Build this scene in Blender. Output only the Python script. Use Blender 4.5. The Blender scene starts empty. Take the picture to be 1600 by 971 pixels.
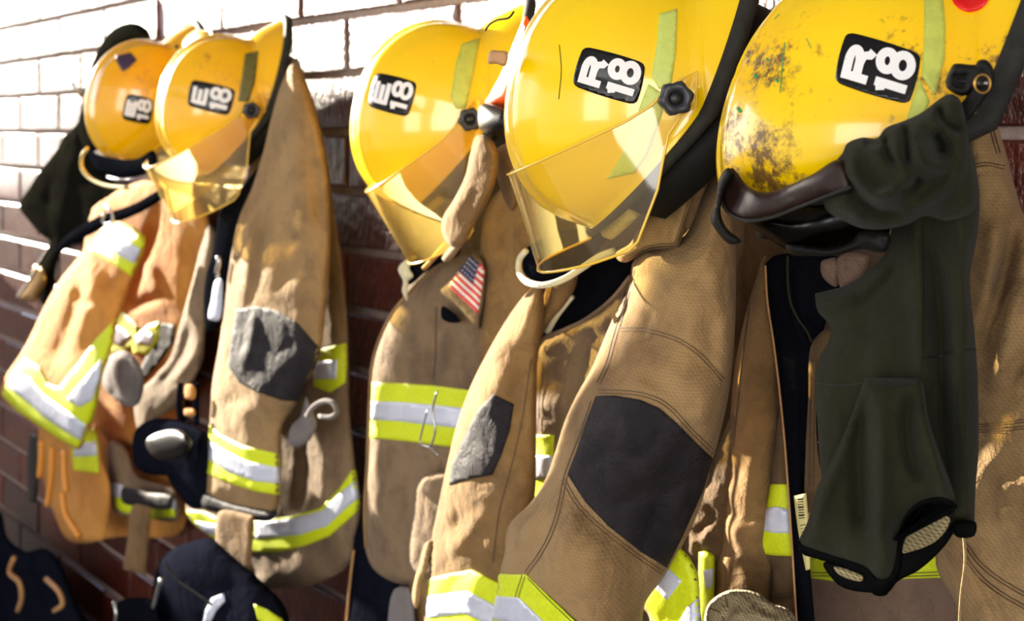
import bpy, math, random
import numpy as np
from mathutils import Vector, Matrix, noise
from mathutils.bvhtree import BVHTree
from mathutils.geometry import delaunay_2d_cdt

random.seed(4)
scene = bpy.context.scene
COL = scene.collection

# ------------------------------------------------------------------ camera
CAM = Vector((0.0, -1.098, 1.70))            # 1.1 m in front of the brick wall (wall face y = 0)
FWD = Vector((-0.7577, 0.6525, 0.0)).normalized()
RGT = Vector((0.6525, 0.7577, 0.0)).normalized()
UP = Vector((0, 0, 1))
F = 1800.0                                   # focal length in pixels of the 1600 px frame
HY = 205.0                                   # horizon row
cd = bpy.data.cameras.new('camera')
cam = bpy.data.objects.new('camera', cd); COL.objects.link(cam)
cam.location = CAM
cam.rotation_euler = (math.pi / 2, 0, math.atan2(0.7577, 0.6525))
cd.sensor_width = 36.0
cd.lens = 36.0 * F / 1600.0
cd.shift_y = -(485.5 - HY) / 1600.0
cd.clip_start = 0.02
cd.dof.use_dof = True
cd.dof.focus_distance = 0.88
cd.dof.aperture_fstop = 7.6
scene.camera = cam

# ------------------------------------------------------------------ light
scene.view_settings.view_transform = 'Standard'
scene.view_settings.look = 'None'
scene.view_settings.exposure = 0.78
scene.view_settings.gamma = 1.0
scene.view_settings.use_curve_mapping = False

world = bpy.data.worlds.new('daylight'); scene.world = world
world.use_nodes = True
wn = world.node_tree; wn.nodes.clear()
wo = wn.nodes.new('ShaderNodeOutputWorld'); wb = wn.nodes.new('ShaderNodeBackground')
wt = wn.nodes.new('ShaderNodeTexCoord'); ws = wn.nodes.new('ShaderNodeSeparateXYZ')
wr = wn.nodes.new('ShaderNodeValToRGB')
wr.color_ramp.elements[0].position = 0.0; wr.color_ramp.elements[0].color = (1.0, 0.93, 0.84, 1)
wr.color_ramp.elements[1].position = 0.55; wr.color_ramp.elements[1].color = (0.45, 0.62, 1.0, 1)
wn.links.new(wt.outputs['Generated'], ws.inputs[0]); wn.links.new(ws.outputs['Z'], wr.inputs[0])
wn.links.new(wr.outputs[0], wb.inputs[0]); wn.links.new(wb.outputs[0], wo.inputs[0])
wb.inputs[1].default_value = 0.6

SUN_A, SUN_E = math.radians(3.5), math.radians(12)   # grazing the wall, low
sd = bpy.data.lights.new('sun', 'SUN'); sun = bpy.data.objects.new('sun', sd); COL.objects.link(sun)
sd.energy = 21.0; sd.angle = math.radians(0.6); sd.color = (1.0, 0.89, 0.72)
GLOW = True
travel = Vector((math.cos(SUN_A) * math.cos(SUN_E), math.sin(SUN_A) * math.cos(SUN_E), -math.sin(SUN_E)))
sun.rotation_euler = travel.to_track_quat('-Z', 'Y').to_euler()
sun.location = (-5, -3, 4)
# the sky is brighter around the sun
dp = wn.nodes.new('ShaderNodeVectorMath'); dp.operation = 'DOT_PRODUCT'; dp.inputs[1].default_value = -travel
nv = wn.nodes.new('ShaderNodeVectorMath'); nv.operation = 'NORMALIZE'
wn.links.new(wt.outputs['Generated'], nv.inputs[0]); wn.links.new(nv.outputs[0], dp.inputs[0])
mx = wn.nodes.new('ShaderNodeMath'); mx.operation = 'MAXIMUM'; mx.inputs[1].default_value = 0; wn.links.new(dp.outputs['Value'], mx.inputs[0])
pw_ = wn.nodes.new('ShaderNodeMath'); pw_.operation = 'POWER'; pw_.inputs[1].default_value = 6; wn.links.new(mx.outputs[0], pw_.inputs[0])
st_ = wn.nodes.new('ShaderNodeMath'); st_.operation = 'MULTIPLY_ADD'; st_.inputs[1].default_value = 3.6; st_.inputs[2].default_value = 0.75
wn.links.new(pw_.outputs[0], st_.inputs[0]); wn.links.new(st_.outputs[0], wb.inputs[1])

def area(name, loc, target, sx, sy, power, color):
    d = bpy.data.lights.new(name, 'AREA'); d.shape = 'RECTANGLE'; d.size = sx; d.size_y = sy
    d.energy = power; d.color = color
    o = bpy.data.objects.new(name, d); COL.objects.link(o); o.location = loc
    o.rotation_euler = (Vector(target) - Vector(loc)).to_track_quat('-Z', 'Y').to_euler()
    return o
# panes of the open bay behind the photographer, and the bay's ceiling tubes
area('bay_daylight', (2.2, -3.9, 1.9), (-0.6, 0, 1.5), 1.6, 1.5, 36, (1.0, 0.97, 0.93))
area('bay_daylight', (0.2, -4.6, 1.9), (-0.9, 0, 1.5), 1.2, 1.5, 20, (1.0, 0.97, 0.93))

# ------------------------------------------------------------------ geometry helpers
def ray(px, py):
    return FWD + RGT * ((px - 800.0) / F) + UP * ((HY - py) / F)
def W(px, py, n):
    """point seen at a pixel, n metres out from the wall"""
    d = ray(px, py)
    return CAM + d * ((-n - CAM.y) / d.y)
def S(px, py, s):
    return CAM + ray(px, py) * s

def link(o): COL.objects.link(o); return o
def thing(name, label, cat, loc, group=None):
    o = bpy.data.objects.new(name, None); link(o); o.location = loc; o.empty_display_size = .05
    o['label'] = label; o['category'] = cat
    if group: o['group'] = group
    return o
def rootloc(p):
    while p.parent: p = p.parent
    return p.location
def mkobj(name, verts, faces, mat, parent=None, smooth_=True, label=None, kind=None, mats=None, fm=None):
    base = rootloc(parent) if parent else Vector((0, 0, 0))
    me = bpy.data.meshes.new(name)
    me.from_pydata([tuple(Vector(v) - base) for v in verts], [], faces)
    me.materials.append(mat)
    if mats:
        for m in mats: me.materials.append(m)
        me.polygons.foreach_set('material_index', fm)
    if smooth_: me.polygons.foreach_set('use_smooth', [True] * len(me.polygons))
    me.update()
    o = bpy.data.objects.new(name, me); link(o)
    if parent: o.parent = parent
    if label: o['label'] = label
    if kind: o['kind'] = kind
    return o

def smooth(pts, step, closed=True):
    """Catmull-Rom through the points; a doubled point is a sharp corner"""
    n = len(pts); out = []
    rng = range(n) if closed else range(n - 1)
    g = (lambda i: pts[i % n]) if closed else (lambda i: pts[min(max(i, 0), n - 1)])
    for i in rng:
        p0, p1, p2, p3 = [np.array(g(i + k), float) for k in (-1, 0, 1, 2)]
        L = np.linalg.norm(p2 - p1)
        if L < 1e-6: continue
        k = max(1, int(round(L / step)))
        sh0 = np.allclose(p0, p1); sh1 = np.allclose(p2, p3)
        if sh0: p0 = p1 - (p2 - p1) * .5
        if sh1: p3 = p2 + (p2 - p1) * .5
        # limit overshoot
        l0 = np.linalg.norm(p1 - p0); l3 = np.linalg.norm(p3 - p2)
        m1 = (p2 - p0) / (l0 + L + 1e-9) * L; m2 = (p3 - p1) / (l3 + L + 1e-9) * L
        for j in range(k):
            t = j / k
            h = (2*t**3 - 3*t*t + 1) * p1 + (t**3 - 2*t*t + t) * m1 + (-2*t**3 + 3*t*t) * p2 + (t**3 - t*t) * m2
            out.append(h)
    if not closed: out.append(np.array(pts[-1], float))
    return np.array(out)

def seg_dist(P, poly, closed=True):
    A = poly; B = np.roll(poly, -1, 0)
    if not closed: A = poly[:-1]; B = poly[1:]
    best = np.full(len(P), 1e9)
    for a, b in zip(A, B):
        ab = b - a; L = ab @ ab + 1e-12
        t = np.clip(((P - a) @ ab) / L, 0, 1)
        d = np.hypot(*(P - a - t[:, None] * ab).T)
        best = np.minimum(best, d)
    return best
def inside(P, poly):
    c = np.zeros(len(P), bool); x, y = P.T
    A = poly; B = np.roll(poly, -1, 0)
    for (x1, y1), (x2, y2) in zip(A, B):
        if y1 == y2: continue
        m = ((y1 > y) != (y2 > y)) & (x < (x2 - x1) * (y - y1) / (y2 - y1) + x1)
        c ^= m
    return c
def triang(out, res):
    lo = out.min(0); hi = out.max(0)
    xs = np.arange(lo[0], hi[0] + res, res); ys = np.arange(lo[1], hi[1] + res, res * .87)
    G = np.array([(x + (res / 2 if j % 2 else 0), y) for j, y in enumerate(ys) for x in xs])
    if len(G):
        G = G[inside(G, out)]
    if len(G):
        G = G[seg_dist(G, out) > res * .5]
    V = np.vstack([out, G]) if len(G) else out
    n = len(out)
    ed = [(i, (i + 1) % n) for i in range(n)]
    r = delaunay_2d_cdt([Vector(v) for v in V], ed, [], 1, 1e-4)
    P = np.array([tuple(v) for v in r[0]]); T = [tuple(f) for f in r[2]]
    # boundary edges
    cnt = {}
    for f in T:
        for i in range(3):
            e = (f[i], f[(i + 1) % 3]); k = tuple(sorted(e)); cnt.setdefault(k, []).append(e)
    B = [v[0] for v in cnt.values() if len(v) == 1]
    return P, T, B

BVH = {}
def nval(n, P):
    if callable(n): return np.array([n(x, y) for x, y in P])
    if isinstance(n, (int, float)): return np.full(len(P), float(n))
    C = np.array(n, float)                      # control points (px,py,n): inverse distance blend
    d = ((P[:, None, :] - C[None, :, :2]) ** 2).sum(2) + 60.0
    w = 1 / d ** 1.3
    return (w * C[None, :, 2]).sum(1) / w.sum(1)

def fold_h(P, folds):
    h = np.zeros(len(P))
    for pts, sig, amp in folds:
        q = smooth(pts, 10, False) if len(pts) > 2 else np.array(pts, float)
        # taper towards both ends of the stroke
        A = q[:-1]; Bq = q[1:]
        best = np.full(len(P), 1e9); par = np.zeros(len(P)); m = len(A)
        for i, (a, b) in enumerate(zip(A, Bq)):
            ab = b - a; t = np.clip(((P - a) @ ab) / (ab @ ab + 1e-9), 0, 1)
            d = np.hypot(*(P - a - t[:, None] * ab).T); k = d < best
            best[k] = d[k]; par[k] = (i + t[k]) / m
        h += amp * np.exp(-best ** 2 / (2 * sig * sig)) * np.clip(np.sin(np.pi * np.clip(par, .04, .96)) * 1.6, 0, 1)
    return h

def pillow(name, outline, n, mat, parent, bulge=.03, R=None, thick=.012, folds=(), wr=(.004, 70), res=6, seed=0, label=None, fk=(1, 1), creases=0.0):
    folds = [(p_, sg * fk[0], am * fk[1]) for p_, sg, am in folds]
    out = smooth(outline, res)
    P, T, B = triang(out, res)
    d = seg_dist(P, out)
    R = R or max(6.0, d.max())
    e = np.clip(d / R, 0, 1)
    h = bulge * np.sqrt(np.maximum(0, 1 - (1 - e) ** 2))
    ed = np.clip(d / 12.0, 0, 1)
    h += fold_h(P, folds) * ed
    a, sc = wr
    if a:
        h += np.array([noise.fractal(Vector((x / sc, y / (sc * 1.6), seed * 7.3)), 1.0, 2.1, 3) for x, y in P]) * a * ed
    if creases:
        # sharp ridged creases, like stiff cloth
        h += np.array([abs(noise.noise(Vector((x / (sc * .8) + .4 * y / sc, y / (sc * .9), seed * 3.1 + 5)))) for x, y in P]) * creases * ed
    nn = nval(n, P)
    rays = np.array([tuple(ray(x, y)) for x, y in P])
    s0 = (-nn - CAM.y) / rays[:, 1]
    L = np.linalg.norm(rays, axis=1)
    c = np.array(CAM)
    Vf = c + rays * (s0 - h / L)[:, None]
    Vb = c + rays * (s0 + thick / L)[:, None]
    N = len(P)
    faces = [(t[0], t[2], t[1]) for t in T] + [(t[0] + N, t[1] + N, t[2] + N) for t in T]
    for a_, b_ in B: faces.append((a_, b_, b_ + N, a_ + N))
    V = np.vstack([Vf, Vb])
    o = mkobj(name, V, faces, mat, parent, label=label)
    BVH[o.name] = BVHTree.FromPolygons([Vector(v) for v in V], faces)
    return o

def hit(targets, px, py):
    best = None
    r = ray(px, py); rn = r.normalized()
    for t in targets:
        q = BVH[t.name].ray_cast(CAM, rn)
        if q[0] is not None and (best is None or q[3] < best[3]): best = q
    if best is None: return None
    nrm = best[1]
    if nrm.dot(rn) > 0: nrm = -nrm
    return best[0], nrm
def hits(targets, px, py, cx, cy):
    for t in (0, .03, .06, .1, .15, .2, .3, .4, .6, .8):
        q = hit(targets, px + (cx - px) * t, py + (cy - py) * t)
        if q: return q
    return None
def project(name, poly, targets, mat, parent, off=.0016, res=6, corner=True, label=None, bump=0, smooth_=True):
    """a patch of real thickness sewn or stuck on the surface behind the polygon"""
    if not isinstance(targets, (list, tuple)): targets = [targets]
    if corner:
        q = []
        for p in poly: q += [p, p]
        poly = q
    out = smooth(poly, res)
    P, T, B = triang(out, res)
    cx, cy = P.mean(0)
    V = []; U = []
    for x, y in P:
        h = hits(targets, x, y, cx, cy)
        if h is None:                                   # outside the silhouette: nearest point of the surface
            g_ = hits(targets, cx, cy, P[0][0], P[0][1])
            dist = (g_[0] - CAM).dot(FWD) if g_ else 1.0
            q_ = BVH[targets[0].name].find_nearest(S(x, y, dist))
            h = (q_[0], -FWD)
        tow = (CAM - h[0]).normalized()
        dirn = (h[1] * .35 + tow * .65).normalized()
        V.append(h[0] + dirn * off); U.append(h[0] - dirn * .0012)
    N = len(P)
    faces = [(t[0], t[2], t[1]) for t in T]
    for a_, b_ in B: faces.append((a_, b_, b_ + N, a_ + N))
    o = mkobj(name, V + U, faces, mat, parent, smooth_=smooth_, label=label)
    BVH[o.name] = BVHTree.FromPolygons(V + U, faces)
    return o
def offset_poly(pts, w):
    q = smooth(pts, 8, False) if len(pts) > 2 else np.array(pts, float)
    t = np.gradient(q, axis=0); t /= np.linalg.norm(t, axis=1)[:, None] + 1e-9
    nr = np.stack([-t[:, 1], t[:, 0]], 1) * w / 2
    return q, nr
def ribbons(name, lines, targets, mat, parent, off=.0012, label=None, dash=None):
    """thin strips laid on a surface: stitching, print, seams; lines = [(points, width_px)]"""
    if not isinstance(targets, (list, tuple)): targets = [targets]
    V = []; Fc = []
    for pts, w in lines:
        q, nr = offset_poly(pts, w)
        prev = None; acc = 0
        for i in range(len(q)):
            a = q[i] + nr[i]; b = q[i] - nr[i]
            ha = hits(targets, a[0], a[1], q[len(q)//2][0], q[len(q)//2][1]); hb = hits(targets, b[0], b[1], q[len(q)//2][0], q[len(q)//2][1])
            if ha is None or hb is None or (ha[0] - hb[0]).length > .05: prev = None; continue
            ta = (CAM - ha[0]).normalized()
            k = len(V)
            V += [ha[0] + (ha[1] * .3 + ta * .7) * off, hb[0] + (hb[1] * .3 + ta * .7) * off]
            if prev is not None and (V[prev] - V[k]).length < .06 and not (dash and i % 2): Fc.append((prev, prev + 1, k + 1, k))
            prev = k
    if not Fc: return None
    return mkobj(name, V, Fc, mat, parent, label=label)

def tube(name, pts, rad, mat, parent, seg=8, closed=False, flat=1.0, label=None, up=None):
    pts = [Vector(p) for p in pts]; n = len(pts); V = []; Fc = []
    rads = rad if isinstance(rad, (list, tuple)) else [rad] * n
    prev = None
    for i, p in enumerate(pts):
        if closed: t = pts[(i + 1) % n] - pts[i - 1]
        else: t = pts[min(i + 1, n - 1)] - pts[max(i - 1, 0)]
        t.normalize()
        if prev is None:
            ref = Vector(up) if up else (Vector((0, 0, 1)) if abs(t.z) < .9 else Vector((1, 0, 0)))
            u = t.cross(ref).normalized()
        else: u = (prev - t * prev.dot(t)).normalized()
        prev = u; v = t.cross(u)
        for k in range(seg):
            a = 2 * math.pi * k / seg
            V.append(p + u * math.cos(a) * rads[i] + v * math.sin(a) * rads[i] * flat)
    m = n if closed else n - 1
    for i in range(m):
        j = (i + 1) % n
        for k in range(seg):
            l = (k + 1) % seg
            Fc.append((i * seg + k, i * seg + l, j * seg + l, j * seg + k))
    if not closed:
        Fc.append(tuple(range(seg))[::-1]); Fc.append(tuple((n - 1) * seg + k for k in range(seg)))
    return mkobj(name, V, Fc, mat, parent, label=label)
def ptube(name, pts, n, rpx, mat, parent, **k):
    q = smooth(pts, 6, False); nn = nval(n, q)
    P3 = [W(x, y, m) for (x, y), m in zip(q, nn)]
    s = (P3[0] - CAM).dot(FWD)
    r = rpx / F * s
    if isinstance(rpx, (list, tuple)): pass
    return tube(name, P3, r, mat, parent, **k)

# ------------------------------------------------------------------ materials
def nt(name):
    m = bpy.data.materials.new(name); m.use_nodes = True
    t = m.node_tree; b = t.nodes['Principled BSDF']
    return m, t, b
def lin(c):
    return tuple(((v / 255) / 12.92 if v / 255 <= .04045 else ((v / 255 + .055) / 1.055) ** 2.4) for v in c) + (1,)
def N(t, typ, **k):
    n = t.nodes.new(typ)
    for a, v in k.items(): setattr(n, a, v)
    return n
def noise_node(t, scale, detail=4, rough=.6, vec=None):
    n = N(t, 'ShaderNodeTexNoise'); n.inputs['Scale'].default_value = scale
    n.inputs['Detail'].default_value = detail; n.inputs['Roughness'].default_value = rough
    if vec is not None: t.links.new(vec, n.inputs['Vector'])
    return n
def ramp(t, src, p0, c0, p1, c1):
    r = N(t, 'ShaderNodeValToRGB'); e = r.color_ramp.elements
    e[0].position = p0; e[0].color = c0; e[1].position = p1; e[1].color = c1
    t.links.new(src, r.inputs[0]); return r
def mix(t, fac, a, b, mode='MIX'):
    m = N(t, 'ShaderNodeMix', data_type='RGBA', blend_type=mode)
    if isinstance(fac, float): m.inputs[0].default_value = fac
    else: t.links.new(fac, m.inputs[0])
    for s, v in ((6, a), (7, b)):
        if isinstance(v, tuple): m.inputs[s].default_value = v
        else: t.links.new(v, m.inputs[s])
    return m.outputs[2]

def cloth(name, c1, c2, dirt=(60, 45, 35), dirt_amt=.5, weave=115, weave_h=.24, rough=.9, sheen=.06, spec=None, cr=.6):
    m, t, b = nt(name)
    tc = N(t, 'ShaderNodeTexCoord').outputs['Object']
    n1 = noise_node(t, 5, 5, .65, tc); n2 = noise_node(t, 22, 6, .7, tc); n3 = noise_node(t, 9, 3, .5, tc)
    col = mix(t, ramp(t, n1.outputs[0], .35, (0, 0, 0, 1), .68, (1, 1, 1, 1)).outputs[0], lin(c1), lin(c2))
    lt_ = noise_node(t, 3.2, 4, .6, tc)
    col = mix(t, ramp(t, lt_.outputs[0], .5, (0, 0, 0, 1), .72, (.35, .35, .35, 1)).outputs[0], col, lin(tuple(min(255, v * 1.28) for v in c1)))
    dm = ramp(t, n2.outputs[0], .48, (0, 0, 0, 1), .75, (dirt_amt,) * 3 + (1,))
    col = mix(t, dm.outputs[0], col, lin(dirt))
    dm2 = ramp(t, n3.outputs[0], .52, (0, 0, 0, 1), .8, (dirt_amt,) * 3 + (1,))
    col = mix(t, dm2.outputs[0], col, lin(dirt))
    h = None
    if weave:
        w1 = N(t, 'ShaderNodeTexWave', wave_type='BANDS', bands_direction='DIAGONAL'); w2 = N(t, 'ShaderNodeTexWave', wave_type='BANDS', bands_direction='Z')
        for w in (w1, w2):
            w.inputs['Scale'].default_value = weave; w.inputs['Distortion'].default_value = .6; w.inputs['Detail Scale'].default_value = 2
            t.links.new(tc, w.inputs['Vector'])
        ma = N(t, 'ShaderNodeMath', operation='ADD'); t.links.new(w1.outputs[1], ma.inputs[0]); t.links.new(w2.outputs[1], ma.inputs[1])
        mm = N(t, 'ShaderNodeMath', operation='MULTIPLY'); mm.inputs[1].default_value = .5; t.links.new(ma.outputs[0], mm.inputs[0])
        col = mix(t, weave_h * .9, col, mix(t, 1.0, col, mm.outputs[0], 'MULTIPLY'))
        h = mm.outputs[0]
    n4 = noise_node(t, 260, 3, .7, tc)
    n5 = noise_node(t, 30, 5, .62, tc); n5.inputs['Distortion'].default_value = .8
    bp = N(t, 'ShaderNodeBump'); bp.inputs['Strength'].default_value = .35; bp.inputs['Distance'].default_value = .0012
    t.links.new(n4.outputs[0], bp.inputs['Height'])
    bp2 = N(t, 'ShaderNodeBump'); bp2.inputs['Strength'].default_value = cr; bp2.inputs['Distance'].default_value = .008
    t.links.new(n5.outputs[0], bp2.inputs['Height']); t.links.new(bp.outputs[0], bp2.inputs['Normal'])
    last = bp2
    if h is not None:
        bp3 = N(t, 'ShaderNodeBump'); bp3.inputs['Strength'].default_value = weave_h; bp3.inputs['Distance'].default_value = .0008
        t.links.new(h, bp3.inputs['Height']); t.links.new(bp2.outputs[0], bp3.inputs['Normal']); last = bp3
    t.links.new(last.outputs[0], b.inputs['Normal'])
    t.links.new(col, b.inputs['Base Color'])
    b.inputs['Roughness'].default_value = rough
    b.inputs['Sheen Weight'].default_value = sheen
    b.inputs['Specular IOR Level'].default_value = spec if spec is not None else (.0 if max(c1) < 60 else .08)
    return m
def plain(name, c, rough=.5, metal=0, coat=0, spec=.5, bump=None, var=0, sheen=0):
    m, t, b = nt(name)
    b.inputs['Base Color'].default_value = lin(c); b.inputs['Roughness'].default_value = rough
    b.inputs['Metallic'].default_value = metal; b.inputs['Coat Weight'].default_value = coat
    b.inputs['Specular IOR Level'].default_value = spec; b.inputs['Sheen Weight'].default_value = sheen
    tc = N(t, 'ShaderNodeTexCoord').outputs['Object']
    n = noise_node(t, 40 if bump is None else bump[0], 4, .6, tc)
    if var:
        c2 = tuple(v * (1 - var) for v in lin(c)[:3]) + (1,)
        t.links.new(mix(t, ramp(t, n.outputs[0], .4, (0, 0, 0, 1), .65, (1, 1, 1, 1)).outputs[0], lin(c), c2), b.inputs['Base Color'])
    if bump:
        bp = N(t, 'ShaderNodeBump'); bp.inputs['Strength'].default_value = .6; bp.inputs['Distance'].default_value = bump[1]
        t.links.new(n.outputs[0], bp.inputs['Height']); t.links.new(bp.outputs[0], b.inputs['Normal'])
    return m
def helmet_mat(name, c1, c2, scuff, amount, thr, spot=False):
    m, t, b = nt(name)
    tc = N(t, 'ShaderNodeTexCoord').outputs['Object']
    n1 = noise_node(t, 7, 3, .5, tc)
    col = mix(t, ramp(t, n1.outputs[0], .4, (0, 0, 0, 1), .7, (1, 1, 1, 1)).outputs[0], lin(c1), lin(c2))
    area_ = noise_node(t, 11, 2, .5, tc); fine = noise_node(t, 95, 9, .78, tc)
    mul = N(t, 'ShaderNodeMath', operation='MULTIPLY'); t.links.new(area_.outputs[0], mul.inputs[0]); t.links.new(fine.outputs[0], mul.inputs[1])
    if spot:
        ds = N(t, 'ShaderNodeVectorMath', operation='DISTANCE', name='spot'); t.links.new(tc, ds.inputs[0])
        fo = N(t, 'ShaderNodeMapRange'); fo.inputs['From Min'].default_value = 0; fo.inputs['From Max'].default_value = .09
        fo.inputs['To Min'].default_value = .13; fo.inputs['To Max'].default_value = 0; t.links.new(ds.outputs['Value'], fo.inputs['Value'])
        ad = N(t, 'ShaderNodeMath', operation='ADD'); t.links.new(mul.outputs[0], ad.inputs[0]); t.links.new(fo.outputs[0], ad.inputs[1]); mul = ad
    msk = ramp(t, mul.outputs[0], thr, (0, 0, 0, 1), thr + .07, (amount,) * 3 + (1,))
    col = mix(t, msk.outputs[0], col, lin(scuff))
    t.links.new(col, b.inputs['Base Color'])
    rr = ramp(t, msk.outputs[0], 0, (.2,) * 3 + (1,), 1, (.65,) * 3 + (1,)); t.links.new(rr.outputs[0], b.inputs['Roughness'])
    b.inputs['Coat Weight'].default_value = .6; b.inputs['Coat Roughness'].default_value = .06
    return m

M = {}
M['tan'] = cloth('tan turnout cloth', (164, 136, 96), (140, 110, 72), (88, 72, 58), .55)
M['tan_orange'] = cloth('golden tan cloth', (202, 142, 70), (182, 122, 54), (122, 80, 44), .35, weave=0)
M['tan_grey'] = cloth('soiled tan cloth', (142, 120, 94), (116, 96, 72), (72, 60, 52), .65)
M['tan_deep'] = cloth('worn brown cloth', (148, 118, 76), (116, 88, 56), (76, 58, 44), .6)
M['tan_dark'] = cloth('shadow brown cloth', (112, 90, 64), (88, 70, 50), (56, 46, 36), .5)  # darker copy of the tan, shade put into its colour
M['mauve'] = cloth('mauve brown cloth', (128, 106, 92), (108, 88, 76), (78, 64, 56), .5)
M['patch'] = cloth('black patch cloth', (42, 39, 43), (31, 29, 33), (74, 68, 66), .3, weave=110, weave_h=.2, rough=.7, sheen=0, spec=.12, cr=.6)
M['lining'] = cloth('black fleece lining', (16, 18, 24), (12, 13, 18), (20, 20, 24), .3, weave=0, sheen=.0, rough=.95)
M['olive'] = cloth('olive black knit', (50, 51, 37), (39, 40, 29), (30, 31, 24), .4, weave=260, weave_h=.3, rough=.95, sheen=.05, cr=.3)
M['olive_hem'] = cloth('black knit binding', (17, 18, 18), (13, 14, 15), (22, 22, 20), .3, weave=0, sheen=.0)
M['beige_knit'] = cloth('beige knit', (186, 172, 128), (168, 152, 110), (130, 118, 90), .35, weave=120, weave_h=.8)
M['glove'] = cloth('cream knit glove', (188, 172, 136), (164, 148, 112), (104, 92, 74), .4, weave=130, weave_h=.7)
M['grey_cloth'] = cloth('grey cloth', (128, 122, 122), (104, 98, 96), (70, 64, 60), .5, weave=0)
M['black_coat'] = cloth('faded black cloth', (26, 26, 21), (20, 20, 17), (15, 15, 13), .4, weave=0, sheen=.0)
M['navy'] = cloth('navy cloth', (22, 24, 34), (17, 19, 28), (12, 13, 18), .4, weave=0, sheen=.0)
M['cord'] = cloth('cream fleece', (214, 208, 170), (196, 188, 150), (150, 140, 110), .3, weave=0, sheen=.5)
M['lime'] = plain('lime fluorescent trim', (212, 228, 14), .6, bump=(300, .0006), var=.12)
M['silver'] = plain('silver reflective tape', (208, 214, 232), .38, metal=.15, bump=(60, .002), var=.06)
M['silver_dull'] = plain('tarnished reflective tape', (196, 202, 222), .5, bump=(60, .002), var=.2)
M['stitch'] = plain('brown thread', (84, 62, 42), .8)
M['stitch_light'] = plain('tan thread', (186, 156, 112), .8)
M['stitch_dark'] = plain('dark thread', (22, 22, 20), .8)
M['stitch_lime'] = plain('olive thread', (120, 132, 30), .8)
M['rubber'] = plain('black rubber', (17, 17, 16), .62, spec=.22, bump=(120, .0008))
M['rubber_grey'] = plain('grey rubber trim', (48, 48, 46), .7, spec=.15, bump=(90, .0012), var=.3)
M['black'] = plain('black plastic', (11, 11, 13), .35, spec=.35)
M['bill'] = plain('dark brown visor bill', (40, 24, 19), .45, spec=.3, bump=(130, .0006), var=.3)
M['knob'] = plain('slate plastic knob', (44, 48, 58), .4)
M['steel'] = plain('steel', (176, 178, 182), .25, metal=1)
M['brass'] = plain('brass', (196, 152, 78), .3, metal=1)
M['orange'] = plain('orange plastic', (250, 92, 20), .4)
M['sticker'] = plain('glossy black sticker', (9, 10, 16), .22, spec=.35, bump=(90, .0006))
M['white'] = plain('white print', (240, 240, 242), .4)
M['red'] = plain('red decal', (226, 20, 24), .3)
M['purple'] = plain('purple emblem', (58, 44, 78), .5)
M['retro'] = plain('lime grey reflective decal', (196, 206, 92), .45, bump=(110, .001), var=.16)
M['retro_green'] = plain('pale green reflective decal', (206, 222, 112), .45, bump=(110, .001), var=.08)
M['retro_dark'] = plain('dirty grey green decal', (112, 108, 60), .5, bump=(110, .001), var=.25)
M['navy_blue'] = plain('flag blue', (38, 42, 84), .7)
M['flag_red'] = plain('flag red', (196, 52, 62), .7)
M['flag_white'] = plain('flag white', (222, 214, 206), .7)
M['paper'] = plain('cream paper tag', (206, 194, 130), .6)
M['foam'] = plain('cream foam band', (196, 178, 110), .8, bump=(200, .001), var=.2)
M['green_paint'] = plain('green paint fleck', (52, 150, 84), .5)
M['leather'] = plain('tan leather', (188, 140, 88), .6, bump=(60, .002), var=.2)
M['orange_strap'] = plain('orange strap', (226, 150, 60), .6)
M['dark_green'] = plain('dark green rubber', (18, 34, 26), .5)

H = {}
H['R5'] = helmet_mat('scuffed yellow shell', (255, 214, 0), (255, 200, 0), (92, 58, 14), .95, .305, spot=True)
H['R4'] = helmet_mat('clean yellow shell', (255, 216, 0), (255, 210, 0), (120, 84, 16), .5, .41)
H['E3'] = helmet_mat('yellow shell', (255, 212, 0), (254, 205, 0), (100, 72, 16), .6, .39)
H['E2'] = helmet_mat('amber yellow shell', (252, 196, 0), (244, 182, 0), (150, 92, 20), .55, .33)
H['E1'] = helmet_mat('amber shell', (250, 190, 0), (238, 168, 2), (146, 86, 24), .6, .32)

def visor_mat(name, tint, rough=.02, alpha_mix=.86):
    m, t, b = nt(name); t.nodes.remove(b)
    out = t.nodes['Material Output']
    tr = N(t, 'ShaderNodeBsdfTransparent'); tr.inputs[0].default_value = lin(tint)
    gl = N(t, 'ShaderNodeBsdfGlossy'); gl.inputs['Roughness'].default_value = rough + .03; gl.inputs[0].default_value = (1, 1, 1, 1)
    if name.startswith('smoky'): gl.inputs['Roughness'].default_value = .22; gl.inputs[0].default_value = (.25, .25, .27, 1)
    tl = N(t, 'ShaderNodeBsdfTranslucent'); tl.inputs[0].default_value = (1.0, .88, .5, 1)
    lw = N(t, 'ShaderNodeLayerWeight'); lw.inputs[0].default_value = .5
    pw = N(t, 'ShaderNodeMath', operation='POWER'); t.links.new(lw.outputs[1], pw.inputs[0]); pw.inputs[1].default_value = 4
    fr = N(t, 'ShaderNodeMath', operation='MULTIPLY_ADD'); t.links.new(pw.outputs[0], fr.inputs[0]); fr.inputs[1].default_value = .6; fr.inputs[2].default_value = .06
    m0 = N(t, 'ShaderNodeMixShader'); m0.inputs[0].default_value = 1 - alpha_mix
    t.links.new(tr.outputs[0], m0.inputs[1]); t.links.new(tl.outputs[0], m0.inputs[2])
    m1 = N(t, 'ShaderNodeMixShader'); t.links.new(fr.outputs[0], m1.inputs[0])
    t.links.new(m0.outputs[0], m1.inputs[1]); t.links.new(gl.outputs[0], m1.inputs[2])
    t.links.new(m1.outputs[0], out.inputs[0])
    return m
M['visor'] = visor_mat('clear amber face shield', (252, 246, 205), alpha_mix=.88)
M['visor_hazy'] = visor_mat('hazy amber face shield', (246, 226, 150), alpha_mix=.66)
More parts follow.
